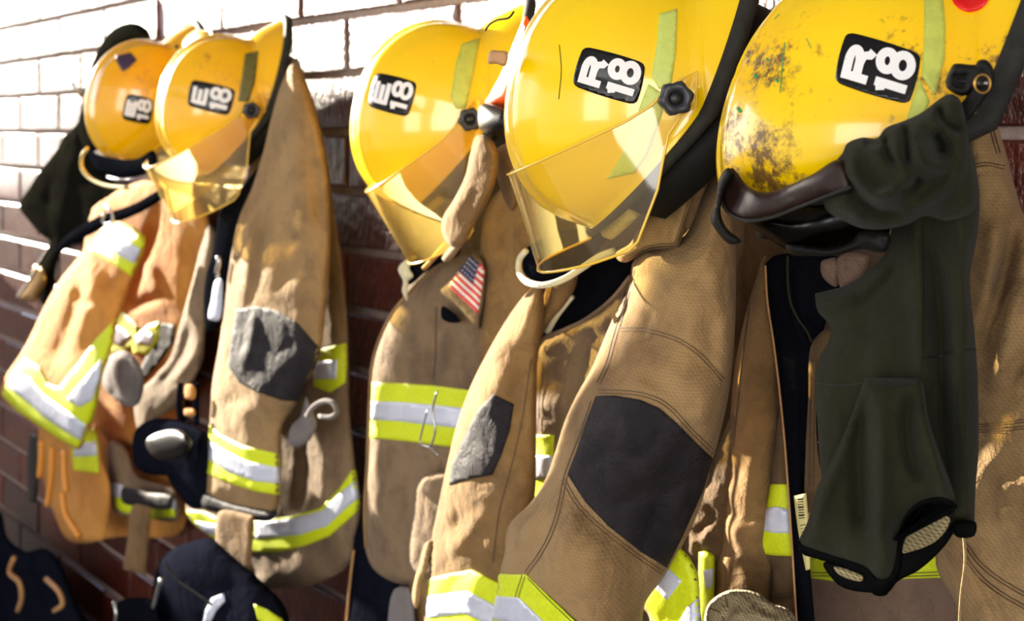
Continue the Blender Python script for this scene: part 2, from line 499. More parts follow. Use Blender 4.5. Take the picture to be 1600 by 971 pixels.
M['visor_edge'] = plain('amber shield edge', (240, 196, 60), .25, coat=.5)
M['smoke'] = visor_mat('smoky shield', (98, 82, 76), alpha_mix=.98)

# ------------------------------------------------------------------ setting
def brick_mat():
    m, t, b = nt('glazed brown brick')
    tc = N(t, 'ShaderNodeTexCoord').outputs['Object']
    oi = N(t, 'ShaderNodeObjectInfo')
    geo = N(t, 'ShaderNodeNewGeometry')
    col = mix(t, ramp(t, oi.outputs['Random'], .2, (0, 0, 0, 1), .9, (1, 1, 1, 1)).outputs[0], lin((76, 30, 20)), lin((112, 50, 34)))
    mp = N(t, 'ShaderNodeMapping'); mp.inputs['Scale'].default_value = (1, 1, .35); t.links.new(geo.outputs['Position'], mp.inputs[0])
    n = noise_node(t, 120, 3, .6, mp.outputs[0]); n2 = noise_node(t, 30, 3, .6, geo.outputs['Position'])
    col = mix(t, ramp(t, n2.outputs[0], .45, (0, 0, 0, 1), .7, (.6, .6, .6, 1)).outputs[0], col, lin((52, 20, 14)))
    t.links.new(col, b.inputs['Base Color'])
    b.inputs['Roughness'].default_value = .33; b.inputs['Coat Weight'].default_value = .5; b.inputs['Coat Roughness'].default_value = .2
    bp = N(t, 'ShaderNodeBump'); bp.inputs['Strength'].default_value = 1.0; bp.inputs['Distance'].default_value = .007
    t.links.new(n.outputs[0], bp.inputs['Height']); t.links.new(bp.outputs[0], b.inputs['Normal'])
    return m
M['brick'] = brick_mat()
M['mortar'] = plain('grey mortar', (170, 152, 144), .9, bump=(150, .003), var=.25)
M['concrete'] = plain('concrete floor', (150, 142, 132), .7, bump=(20, .002), var=.15)
M['ceiling'] = plain('painted ceiling', (190, 188, 184), .8)

def box(name, lo, hi, mat, parent=None, kind=None, smooth_=False):
    x0, y0, z0 = lo; x1, y1, z1 = hi
    V = [(x0, y0, z0), (x1, y0, z0), (x1, y1, z0), (x0, y1, z0), (x0, y0, z1), (x1, y0, z1), (x1, y1, z1), (x0, y1, z1)]
    Fc = [(0, 3, 2, 1), (4, 5, 6, 7), (0, 1, 5, 4), (1, 2, 6, 5), (2, 3, 7, 6), (3, 0, 4, 7)]
    return mkobj(name, V, Fc, mat, parent, smooth_=smooth_, kind=kind)

wall = box('wall_back', (-9, .004, 0), (3.5, .25, 3.3), M['mortar'], kind='structure')
box('shade_post', (-4.75, -1.20, 0), (-4.60, -.58, 3.3), M['ceiling'], kind='structure')  # unseen post, added to keep the sun off the nearer helmets
bpy.data.objects['shade_post'].name = 'sun_block_1'
box('sun_block_2', (-4.72, -.58, 0), (-4.62, .0, 1.48), M['ceiling'], kind='structure')  # low wall out of view, added to block the low sun
box('sun_block_3', (-4.72, -4.5, 0), (-4.62, -1.2, 1.48), M['ceiling'], kind='structure')  # added unseen wall carries on the low sun block past the post
box('floor', (-16, -14, -.1), (8, .25, 0), M['concrete'], kind='structure')
box('ceiling', (-5.0, -7.0, 3.3), (4.0, .25, 3.45), M['ceiling'], kind='structure')

BL, BH, J = .315, .1025, .0125
def brick_mesh(k):
    rnd = random.Random(k)
    a, h = (BL - J) / 2, (BH - J) / 2
    c = .0035
    V = []
    for (ix, y) in ((0, .012), (0, -.0015), (c, -.005)):
        for sx, sz in ((-1, -1), (1, -1), (1, 1), (-1, 1)):
            V.append((sx * (a - ix) + rnd.uniform(-.001, .001), y + rnd.uniform(-.0012, .0012), sz * (h - ix) + rnd.uniform(-.001, .001)))
    Fc = [(8, 9, 10, 11)]
    for r in (0, 4):
        for i in range(4):
            j = (i + 1) % 4; Fc.append((r + i, r + j, r + 4 + j, r + 4 + i))
    me = bpy.data.meshes.new('brick'); me.from_pydata(V, [], Fc); me.materials.append(M['brick']); me.update()
    return me
bmeshes = [brick_mesh(k) for k in range(5)]
def to_px(p):
    d = Vector(p) - CAM; s = d.dot(FWD)
    if s < .05: return None
    return 800 + F * d.dot(RGT) / s, HY - F * d.z / s
rest_v, rest_f = [], []
cand = []
for r in range(0, 32):
    z = 1.698 + (r - 16) * BH + BH / 2
    u0 = -1.712 if (r % 2) else -1.552
    for k in range(-24, 17):
        x = u0 + (k + .5) * BL
        q = to_px((x, 0, z))
        vis = q is not None and -40 < q[0] < 1640 and -40 < q[1] < 1010 and x < 1.2
        cand.append((vis, x, z))
vis = [c for c in cand if c[0]]
vis.sort(key=lambda c: (Vector((c[1], 0, c[2])) - CAM).length)
keep = set((c[1], c[2]) for c in vis[:300])
for _, x, z in cand:
    if z < .06 or z > 3.2: continue
    me = random.choice(bmeshes)
    if (x, z) in keep:
        o = bpy.data.objects.new('brick', me); link(o); o.parent = wall
        o.location = (x, random.uniform(-.001, .0015), z)
    else:
        b0 = len(rest_v)
        rest_v += [(v.co.x + x, v.co.y, v.co.z + z) for v in me.vertices]
        rest_f += [tuple(i + b0 for i in p.vertices) for p in me.polygons]
o = mkobj('brickwork', rest_v, rest_f, M['brick'], wall, smooth_=False, kind='stuff')

# ------------------------------------------------------------------ helmets
def basis(hx, hy, s, ang, alpha, beta):
    v = ray(hx, hy).normalized()
    Rr = v.cross(UP).normalized(); U = Rr.cross(v).normalized()
    a = math.radians(ang)                       # tilt of the front axis from straight down towards image left
    f = (-math.sin(a)) * Rr + (-math.cos(a)) * U
    c = (-math.cos(a)) * Rr + (math.sin(a)) * U
    l = -v
    al, be = math.radians(alpha), math.radians(beta)
    c2 = math.cos(al) * c + math.sin(al) * l; l2 = -math.sin(al) * c + math.cos(al) * l
    f2 = math.cos(be) * f + math.sin(be) * l2; l3 = -math.sin(be) * f + math.cos(be) * l2
    hinge = S(hx, hy, s)
    m3 = Matrix((f2, l3, c2)).transposed()
    org = hinge - m3 @ Vector((0.0, HW + .006, HZ))
    return m3, org
HW, HZ, HH = .108, .03, .165
FL = [.128]
def hl(phi):
    c = math.cos(phi)
    A = FL[0] if c > 0 else .120
    return A * c, HW * math.sin(phi)
def brim(phi):
    c = math.cos(phi)
    fr = max(0, c) ** 2; re = max(0, -c) ** 1.6
    w = .004 + .004 * max(0, -c + .3) ** .5 + .046 * max(0, -c) ** .9
    dz = -.002 - .048 * max(0, -c) ** .8
    return w, dz
RISE = [.056]
def rise_f(phi): return RISE[0] * max(0, math.cos(phi)) ** 1.1
def rise(phi): return rise_f(phi) + .044 * max(0, -math.cos(phi)) ** .8
def shell_pt(phi, t):
    """t 0..1 crown to base, 1..2 brim"""
    if t <= 1:
        th = t * math.pi / 2
        r = math.sin(th) ** .92; z = HH * math.cos(th) ** .86
        bx, by = hl(phi); x, y = bx * r, by * r
        lift = .004 * (math.exp(-((y) / .010) ** 2) + .8 * math.exp(-((abs(y) - .040) / .009) ** 2)) * min(1, max(0, (1 - t) * 4))
        k = 1 + lift / max(.05, math.sqrt(x * x + y * y + z * z))
        zz = rise(phi); k2 = 1 - (1 - k)
        return Vector((x * k, y * k, zz * (1 - z / HH) + z * k))
    q = t - 1
    bx, by = hl(phi); w, dz = brim(phi)
    L = math.hypot(bx, by); dx, dy = bx / L, by / L
    return Vector((bx + dx * w * q, by + dy * w * q, rise(phi) + dz * (q ** 1.3)))
def helmet(hx, hy, s, ang, alpha, beta, mat, label, group='yellow helmets hanging along the wall', flap=True):
    m3, org = basis(hx, hy, s, ang, alpha, beta)
    tr = lambda p: m3 @ Vector(p) + org
    root = thing('firefighter_helmet', label, 'helmet', org, group)
    NP, NT = 96, 40
    V = [tr(shell_pt(0, 0))]; Fc = []
    ts = [(i + 1) / 32 for i in range(32)] + [1 + (i + 1) / 8 for i in range(8)]
    for t in ts:
        for k in range(NP): V.append(tr(shell_pt(2 * math.pi * k / NP, t)))
    for k in range(NP): Fc.append((0, 1 + k, 1 + (k + 1) % NP))
    for i in range(len(ts) - 1):
        for k in range(NP):
            l = (k + 1) % NP; a = 1 + i * NP
            Fc.append((a + k, a + NP + k, a + NP + l, a + l))
    sh = mkobj('shell', V, Fc, mat, root)
    BVH[sh.name] = BVHTree.FromPolygons([Vector(v) for v in V], Fc)
    # liner
    V2 = []; F2 = []
    for i in range(9):
        t = .25 + .75 * i / 8
        for k in range(48):
            p = shell_pt(2 * math.pi * k / 48, t) * .95; p.z -= .004
            V2.append(tr(p))
    for i in range(8):
        for k in range(48):
            l = (k + 1) % 48; F2.append((i * 48 + k, i * 48 + l, (i + 1) * 48 + l, (i + 1) * 48 + k))
    F2.append(tuple(range(48)))
    mkobj('liner', V2, F2, M['black'], root)
    # edge trim
    P = [tr(shell_pt(2 * math.pi * k / 96, 2.0)) for k in range(96)]
    rr = [.0078 - .0045 * max(0, math.cos(2 * math.pi * k / 96 + 0)) ** .5 for k in range(96)]
    tube('edge_trim', P, rr, M['rubber_grey'], root, seg=10, closed=True)
    # ear flaps
    if not flap: return root, sh, tr, m3, org
    V3 = []; F3 = []; K = 40
    for i, (q, dz) in enumerate(((.93, 0), (.95, -.02), (.93, -.042), (.90, -.044), (.91, -.02), (.89, 0))):
        for k in range(K + 1):
            ph = math.radians(35 + (325 - 35) * k / K)
            bx, by = hl(ph); V3.append(tr((bx * q, by * q, dz + rise_f(ph) - .004)))
    for i in range(6):
        j = (i + 1) % 6
        for k in range(K): F3.append((i * (K + 1) + k, i * (K + 1) + k + 1, j * (K + 1) + k + 1, j * (K + 1) + k))
    mkobj('ear_flap', V3, F3, M['rubber'], root)
    # padded head band seen past the front edge
    P = [tr((.122 * math.cos(a), .090 * math.sin(a), .046 * math.cos(a) - .006)) for a in [math.radians(-38 + 76 * k / 30) for k in range(31)]]
    tube('head_band', P, .0085, M['foam'], root, seg=8, flat=1.4)
    return root, sh, tr, m3, org

def visor(root, tr, pitch, reach, height, mat, hw=.124):
    a = math.radians(pitch); av = Vector((math.cos(a), 0, math.sin(a))); dv = Vector((math.sin(a), 0, -math.cos(a)))
    hinge = Vector((0, 0, HZ))
    NPh = 48; NR = 8
    def pt(i, j):
        ph = math.radians(-97 + 194 * i / NPh); c = math.cos(ph); s = math.sin(ph)
        c_ = (abs(c) ** .85) * (1 if c >= 0 else -1)
        aa = reach * c_; y = hw * (abs(s) ** .8) * (1 if s >= 0 else -1)
        fx = np.interp(aa / reach, [-.1, 0, .08, .2, .45, .7, 1.0], [.14, .2, .36, .66, 1.08, 1.06, 1.0])
        top = np.interp(aa / reach, [-.1, 0, .1, .3, 1], [-.14, -.12, -.04, 0, 0])
        d = height * (top + (fx - top) * j / NR)
        return hinge + av * aa + dv * d + Vector((0, y, 0)) + av * .012 * (j / NR)
    V = []; Fc = []
    for i in range(NPh + 1):
        for j in range(NR + 1): V.append(tr(pt(i, j)))
    for i in range(NPh):
        for j in range(NR): q = i * (NR + 1) + j; Fc.append((q, q + 1, q + NR + 2, q + NR + 1))
    o = mkobj('face_shield', V, Fc, mat, root)
    edge = [tr(pt(i, 0)) for i in range(NPh + 1)] + [tr(pt(i, NR)) for i in range(NPh, -1, -1)]
    tube('shield_edge', edge, .0013, M['visor_edge'], o, seg=6, closed=True)
    return o, hinge
def knob(root, tr, y, mat=None, r=.0135, hexa=True, inner=True):
    mat = mat or M['knob']
    for name, rr, h, mm, par in (('hinge_knob', r, .013, mat, root),):
        V = []; Fc = []; K = 24
        for (q, yy) in ((1.0, 0), (1.0, h * .8), (.9, h), (.5, h), (.46, h * .55), (0.0, h * .55)):
            for k in range(K):
                a = 2 * math.pi * k / K
                lob = 1 + (.09 * math.cos(6 * a) if q > .8 else 0)
                V.append(tr(Vector((rr * q * lob * math.cos(a), y + yy, HZ + rr * q * lob * math.sin(a)))))
        for i in range(5):
            for k in range(K):
                l = (k + 1) % K; Fc.append((i * K + k, i * K + l, (i + 1) * K + l, (i + 1) * K + k))
        o = mkobj(name, V, Fc, mm, par)
    if inner:
        V = [tr(Vector((r * .36 * math.cos(2 * math.pi * k / 12), y + .0095, HZ + r * .36 * math.sin(2 * math.pi * k / 12)))) for k in range(12)]
        V += [tr(Vector((0, y + .0115, HZ)))]
        mkobj('bolt', V, [(k, (k + 1) % 12, 12) for k in range(12)], M['black'] , o)
    return o

# block letters as strokes in a unit cell (x right, y up)
def arc(cx, cy, rx, ry, a0, a1, n=14):
    return [(cx + rx * math.cos(math.radians(a0 + (a1 - a0) * i / n)), cy + ry * math.sin(math.radians(a0 + (a1 - a0) * i / n))) for i in range(n + 1)]
GL = {
 'R': [[(.12, 0), (.12, 1)], [(.0, .9), (.5, .9)], arc(.5, .68, .34, .22, 90, -90), [(.12, .46), (.5, .46)], [(.5, .46), (.72, .36), (.78, .1), (.9, .0)]],
 'E': [[(.12, 0), (.12, 1)], [(.05, .92), (.9, .92)], [(.05, .5), (.8, .5)], [(.05, .08), (.9, .08)]],
 '1': [[(.55, 0), (.55, 1)], [(.2, .78), (.6, .86)]],
 '8': [arc(.5, .74, .33, .21, 0, 360, 22), arc(.5, .27, .38, .25, 0, 360, 22)],
}
def text_strokes(spec, quad, lw):
    """quad: text bottom-left, bottom-right, top-right, top-left in pixels"""
    bl, br, tr_, tl = [np.array(q, float) for q in quad]
    def mp(x, y): return (bl * (1 - x) + br * x) * (1 - y) + (tl * (1 - x) + tr_ * x) * y
    out = []
    for ch, x0, y0, w, h in spec:
        for st in GL[ch]:
            out.append(([tuple(mp(x0 + w * px, y0 + h * py)) for px, py in st], lw))
    return out
def ribbons_fine(name, lines, target, mat, parent, off):
    """letter strokes: like ribbons, no smoothing of straight strokes"""
    V = []; Fc = []
    for pts, w in lines:
        q = np.array(pts, float)
        if len(q) == 2: q = np.array([q[0] + (q[1] - q[0]) * t for t in np.linspace(0, 1, 6)])
        closed = np.linalg.norm(q[0] - q[-1]) < .5 and len(q) > 6
        t = np.gradient(q, axis=0)
        if closed: t[0] = t[-1] = q[1] - q[-2]
        t /= np.linalg.norm(t, axis=1)[:, None] + 1e-9
        nr = np.stack([-t[:, 1], t[:, 0]], 1) * w / 2; prev = None
        for i in range(len(q)):
            ok = []
            for e in (q[i] + nr[i], q[i] - nr[i]):
                h = hit([target], e[0], e[1])
                if h: ok.append(h[0] + (CAM - h[0]).normalized() * off)
            if len(ok) < 2: prev = None; continue
            k = len(V); V += ok
            if prev is not None: Fc.append((prev, prev + 1, k + 1, k))
            prev = k
    return mkobj(name, V, Fc, mat, parent, smooth_=False)
def sticker(root, sh, quad, letters, lw, label):
    # quad given as image TL, TR, BR, BL
    TL, TR, BR, BL = quad
    def rnd(q, k=.1):
        pts = []
        for i in range(4):
            p = np.array(q[i], float); a = np.array(q[i - 1], float); b = np.array(q[(i + 1) % 4], float)
            pts += [tuple(p + (a - p) * k), tuple(p + (b - p) * k)]
        return pts
    st = project('number_sticker', rnd([TL, TR, BR, BL]), sh, M['sticker'], root, off=.0010, res=5, corner=False, label=label)
    spec = [(letters[0], .13, .60, .72, .32), ('1', .03, .08, .42, .42), ('8', .43, .08, .52, .44)]
    ribbons_fine('lettering', text_strokes(spec, (BR, TR, TL, BL), lw), sh, M['white'], st, .0018)
    return st

# -- helmet 5 (right, R 18)
RISE[0] = .112; FL[0] = .100
r5, s5, t5, m5, o5 = helmet(1458, 163, .705, 19, 0, 12, H['R5'], 'scuffed yellow helmet with R 18 sticker and dark bill, nearest and rightmost in the row', flap=False)
h_ = hit([s5], 1205, 225)
H['R5'].node_tree.nodes['spot'].inputs[1].default_value = h_[0] - o5
# -- helmet 4 (middle, R 18)
RISE[0] = .056; FL[0] = .128
r4, s4, t4, m4, o4 = helmet(1052, 155, .945, 18, 6, 4, H['R4'], 'clean glossy yellow helmet with R 18 sticker and clear face shield')
# -- helmet 3 (E 18)
r3, s3, t3, m3_, o3 = helmet(732, 187, 1.38, 18, 5, 2, H['E3'], 'yellow helmet with E 18 sticker beside the orange piece, third from the right')
# -- helmet 2 (E 18)
r2, s2, t2, m2, o2 = helmet(390, 172, 1.93, 15, 10, 0, H['E2'], 'yellow helmet with E 18 sticker, dark olive decal and tilted face shield')
# -- helmet 1 (far left)
r1, s1, t1, m1, o1 = helmet(275, 168, 2.2, 12, 18, 0, H['E1'], 'amber helmet with purple emblem on its crown, furthest left')

sticker(r4, s4, ((912, 72), (1009, 99), (994, 165), (894, 134)), 'R18', 11.5, 'black R 18 sticker with worn corner')
sticker(r5, s5, ((1323, 49), (1440, 85), (1420, 164), (1304, 129)), 'R18', 14, 'black R 18 sticker, glossy')
sticker(r3, s3, ((588, 113), (652, 129), (637, 183), (575, 166)), 'E18', 7, 'black E 18 sticker')
sticker(r2, s2, ((300, 124), (368, 140), (357, 181), (293, 165)), 'E18', 6.2, 'black E 18 sticker')
sticker(r1, s1, ((199, 146), (240, 156), (234, 195), (190, 186)), 'E18', 5, 'black E 18 sticker, out of focus')

# side decals
project('reflective_decal', [(1030, 22), (1058, 14), (1056, 80), (1048, 134), (1030, 139), (1018, 118), (1026, 70)], s4, M['retro_green'], r4, res=6)
project('reflective_decal', [(1013, 131), (1040, 150), (1034, 180), (1012, 240), (992, 270), (948, 280), (970, 245), (990, 195), (1002, 160)], s4, M['retro_green'], r4, res=6)
project('reflective_decal', [(1444, -30), (1470, -30), (1477, 40), (1476, 90), (1461, 150), (1440, 118), (1444, 60)], s5, M['retro'], r5, res=7)
project('reflective_decal', [(1436, 122), (1452, 158), (1436, 200), (1400, 230), (1418, 182)], s5, M['retro'], r5, res=7)
project('reflective_decal', [(722, 69), (750, 60), (740, 115), (728, 170), (712, 170), (704, 152), (712, 100)], s3, M['retro'], r3, res=6)
project('reflective_decal', [(383, 84), (404, 80), (398, 130), (388, 160), (372, 158), (378, 120)], s2, M['retro_dark'], r2, res=6)
project('red_decal', [(1516 + 31 * math.cos(a), -12 + 31 * math.sin(a)) for a in [i * math.pi / 10 for i in range(20)]], s5, M['red'], r5, res=7, corner=False)
project('emblem', [(180, 88), (204, 82), (214, 94), (200, 108), (192, 112), (184, 100)], s1, M['purple'], r1, res=5)
for x, y, q in ((1181, 119, 4), (1155, 172, 5), (1214, 126, 4), (1199, 93, 3)):
    project('paint_fleck', [(x - q, y - q * .5), (x, y - q), (x + q, y + q * .3), (x + q * .2, y + q)], s5, M['green_paint'], r5, off=.0006, res=4)
ribbons('scratch', [([(1226, 66), (1222, 110), (1219, 145)], 1.6), ([(1210, 30), (1218, 22)], 1.2), ([(1260, 60), (1268, 76)], 1.2)], s5, M['green_paint'], r5, off=.0005)
ribbons('scratch', [([(874, 70), (877, 110), (873, 155)], 1.2)], s4, M['stitch_dark'], r4, off=.0005)

# face shields
v4, _ = visor(r4, t4, 47, .153, .090, M['visor'])
knob(r4, t4, HW + .017)
v3, _ = visor(r3, t3, 35, .152, .105, M['visor_hazy'])
knob(r3, t3, HW + .017)
v2, _ = visor(r2, t2, 42, .190, .105, M['visor_hazy'])
knob(r2, t2, HW + .017)

# ------------------------------------------------------------------ hooks the gear hangs from
def hook(px, py, lab=''):
    b = W(px, py, 0.0)
    r = thing('coat_hook', '', 'hook', b, 'steel coat hooks on the brick wall')
    r['label'] = 'steel coat hook in the brick wall ' + lab
    V = [b + Vector(v) for v in ((-.02, -.010, -.04), (.02, -.010, -.04), (.02, -.010, .04), (-.02, -.010, .04), (-.02, -.0, -.04), (.02, -.0, -.04), (.02, -.0, .04), (-.02, -.0, .04))]
    mkobj('back_plate', V, [(0, 1, 2, 3), (7, 6, 5, 4), (0, 4, 5, 1), (1, 5, 6, 2), (2, 6, 7, 3), (3, 7, 4, 0)], M['steel'], r, smooth_=False)
    tube('prong', [b + Vector(v) for v in ((0, -.008, 0), (0, -.06, -.01), (0, -.10, .0), (0, -.12, .03))], .005, M['steel'], r)

def stitch2(root, name, lines, tg, w=1.5, mat='stitch', gap=5):
    """double rows of stitching, as dashes"""
    L = []
    for pts in lines:
        q, nr = offset_poly(pts, gap)
        L += [([tuple(p) for p in q + nr], w), ([tuple(p) for p in q - nr], w)]
    o = ribbons(name, L, tg, M[mat], root)
    if o: o['kind'] = 'stuff'
    return o
def seam(root, lines, tg, w=2.0, mat='stitch', name='seam'):
    o = ribbons(name, [(l, w) for l in lines], tg, M[mat], root)
    if o and len(lines) > 1: o['kind'] = 'stuff'
    return o
def bands(root, tg, lime, silver, off=.002, res=6, lab=None):
    l = project('reflective_trim', lime, tg, M['lime'], root, off=off, res=res, corner=True)
    for sv in silver:
        s_ = project('silver_stripe', sv, tg, M['silver'], l, off=off + .0014, res=res, corner=True)
    return l

# ================================================================== coat 5 (right edge)
c5 = thing('turnout_coat', 'tan turnout coat on the right edge, open to its black lining, behind the olive hood', 'coat', W(1400, 560, .1), 'tan turnout coats on the wall')
pillow('back', [(1130, 150), (1200, 120), (1300, 130), (1400, 160), (1460, 300), (1500, 700), (1500, 1080), (1080, 1080), (1090, 700), (1110, 400)], .05, M['tan_dark'], c5, .02, wr=(.01, 60), res=11, seed=2,
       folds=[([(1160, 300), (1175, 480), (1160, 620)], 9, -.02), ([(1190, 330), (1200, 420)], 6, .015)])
pillow('front_panel', [(1262, 560), (1300, 440), (1380, 300), (1480, 250), (1500, 400), (1500, 600), (1490, 1080), (1270, 1080), (1262, 900)], .10, M['mauve'], c5, .02, wr=(.006, 60), res=10, seed=3)
fp5 = bpy.data.objects['front_panel']
q5 = project('reflective_trim', [(1264, 868), (1300, 872), (1400, 872), (1470, 868), (1470, 903), (1400, 905), (1300, 908), (1266, 903)], fp5, M['lime'], c5, res=8)
stitch2(c5, 'stitching', [[(1268, 898), (1400, 899), (1468, 897)], [(1276, 875), (1278, 1000)]], [fp5, q5], 1.6, 'stitch')
sl = pillow('right_sleeve', [(1505, 140), (1538, 120), (1552, 165), (1562, 205), (1575, 250), (1588, 300), (1600, 335), (1640, 400), (1690, 600), (1690, 1080), (1500, 1080), (1495, 950), (1462, 880), (1480, 700), (1490, 500), (1480, 300), (1490, 200)],
       .20, M['tan'], c5, .05, R=70, wr=(.006, 70), res=8, seed=5, creases=.010,
       folds=[([(1585, 330), (1568, 430), (1545, 520), (1530, 590)], 9, -.022), ([(1560, 330), (1545, 430), (1530, 500)], 12, .012), ([(1600, 420), (1575, 520), (1550, 620)], 12, .012),
              ([(1515, 270), (1560, 262), (1590, 290)], 5, -.006), ([(1515, 256), (1560, 252)], 4, .007),
              ([(1505, 860), (1530, 900), (1560, 960), (1570, 1010)], 6, -.012)])
stitch2(c5, 'stitching', [[(1526, 666), (1560, 664), (1600, 658)], [(1526, 674), (1560, 673), (1600, 668)]], sl, 1.4, 'stitch', 4)
stitch2(c5, 'stitching', [[(1528, 150), (1545, 190), (1560, 240)], [(1512, 262), (1540, 256), (1570, 262)], [(1508, 850), (1530, 880), (1560, 905), (1610, 935)], [(1506, 868), (1528, 898), (1560, 925), (1610, 955)]], sl, 1.5, 'stitch', 5)
ptube('drawcord', [(1506, 835), (1508, 880), (1502, 930), (1499, 985), (1498, 1060)], .27, 2.6, M['tan'], c5)
sL5 = pillow('left_sleeve', [(1196, 400), (1180, 440), (1163, 500), (1148, 575), (1141, 650), (1131, 740), (1118, 850), (1104, 940), (1108, 1080), (1205, 1080), (1208, 940), (1210, 870), (1206, 790), (1213, 720), (1219, 650), (1219, 560), (1214, 480)],
       .19, M['tan_deep'], c5, .045, wr=(.005, 60), res=6, seed=7, creases=.010,
       folds=[([(1175, 480), (1168, 600), (1172, 700)], 8, .006), ([(1150, 870), (1180, 890), (1205, 885)], 8, -.01), ([(1130, 820), (1165, 840), (1200, 800)], 9, .006)])
seam(c5, [[(1172, 470), (1160, 560), (1152, 640), (1146, 700)]], sL5, 1.4)
fl5 = pillow('left_front', [(1219, 640), (1228, 690), (1236, 760), (1242, 850), (1250, 950), (1254, 1080), (1195, 1080), (1202, 940), (1205, 880), (1176, 866), (1180, 835), (1196, 800), (1204, 760), (1210, 700)], .205, M['tan_dark'], c5, .012, res=5, seed=8, wr=(.004, 40),
       folds=[([(1200, 930), (1222, 936), (1245, 935)], 4, -.008)])
l5 = bands(c5, fl5, [(1205, 757), (1236, 757), (1242, 869), (1210, 868), (1176, 862), (1181, 833), (1196, 800)], [[(1198, 795), (1214, 792), (1233, 796), (1239, 833), (1210, 833), (1186, 828)]])
stitch2(c5, 'stitching', [[(1206, 762), (1234, 762)], [(1180, 858), (1240, 864)]], l5, 1.1, 'stitch_lime', 4)
li5 = pillow('lining', [(1195, 412), (1196, 412), (1210, 400), (1240, 396), (1290, 396), (1330, 420), (1300, 480), (1278, 545), (1266, 600), (1263, 680), (1260, 760), (1264, 860), (1272, 960), (1280, 1080), (1256, 1080), (1244, 960), (1238, 860), (1232, 770), (1226, 690), (1218, 610), (1208, 530), (1199, 470)],
       .225, M['lining'], c5, .012, res=5, seed=9, wr=(.003, 40), folds=[([(1232, 400), (1236, 470), (1250, 520), (1266, 560)], 5, .012), ([(1245, 560), (1244, 700), (1252, 900)], 4, .004)])
ptube('piping', [(1196, 415), (1199, 470), (1208, 530), (1218, 610), (1226, 690), (1232, 770), (1238, 860), (1244, 960), (1252, 1060)], .231, 1.6, M['leather'], c5)
ptube('fleece_edge', [(1231, 400), (1231, 440), (1236, 475), (1248, 500), (1262, 520), (1268, 535)], .25, 1.8, M['olive'], c5)
pl5 = pillow('placket', [(1266, 545), (1282, 520), (1300, 515), (1310, 560), (1310, 700), (1290, 760), (1268, 800), (1258, 800), (1259, 700), (1263, 620)], .235, M['tan_dark'], c5, .010, res=5, seed=10, wr=(.003, 40))
stitch2(c5, 'stitching', [[(1272, 560), (1269, 650), (1267, 760)]], pl5, 1.4, 'stitch', 6)
pillow('inner_label', [(1278, 600), (1300, 598), (1300, 720), (1281, 730)], .25, M['lining'], c5, .004, res=5, wr=(0, 40))
pillow('label_edge', [(1279, 689), (1302, 691), (1302, 695), (1279, 694)], .256, M['silver_dull'], c5, .002, res=3, wr=(0, 40))
tb1 = pillow('collar_tab', [(1283, 410), (1292, 405), (1308, 404), (1315, 425), (1308, 448), (1296, 444), (1284, 430)], .26, M['mauve'], c5, .012, res=4, wr=(.003, 20))
pillow('collar_tab', [(1310, 402), (1356, 398), (1350, 430), (1330, 445), (1312, 448)], .265, M['mauve'], c5, .014, res=4, wr=(.003, 20), folds=[([(1318, 400), (1314, 446)], 3, .006)])
tg = pillow('care_tag', [(1240, 775), (1240, 775), (1260, 771), (1260, 771), (1265, 840), (1266, 890), (1266, 890), (1259, 892), (1259, 892), (1247, 830)], .26, M['paper'], c5, .002, R=4, thick=.0015, res=4, wr=(.002, 40), label='cream printed care tag')
bl = []
for i in range(8):
    y0 = 781 + i * 4.2
    bl.append(([(1246 + i * .35, y0), (1255 + i * .35, y0 - 1)], 1.3 if i % 3 else 2.4))
for i in range(5): bl.append(([(1250 + i, 822 + i * 5), (1259 + i * .8, 820 + i * 5)], 1.0))
o = ribbons('print', bl, tg, M['black'], tg, off=.0006)
if o: o['kind'] = 'stuff'
hook(1390, 120, 'behind the rightmost scuffed helmet')

gl = thing('knit_glove', 'cream knit glove tucked below the left sleeve of the rightmost coat', 'glove', W(1170, 960, .28))
g1 = pillow('cuff', [(1102, 955), (1112, 938), (1135, 924), (1160, 922), (1185, 928), (1205, 942), (1235, 955), (1245, 975), (1240, 1040), (1110, 1040), (1100, 990)], .28, M['glove'], gl, .04, res=5, wr=(.006, 26), seed=3,
       folds=[([(1130, 930), (1140, 950), (1128, 980)], 4, -.010), ([(1165, 925), (1185, 945), (1215, 965)], 5, -.007), ([(1130, 962), (1180, 962), (1230, 975)], 5, .006)])
seam(gl, [[(1104, 950), (1125, 958), (1132, 975)], [(1133, 930), (1137, 950)]], g1, 1.8, 'stitch')

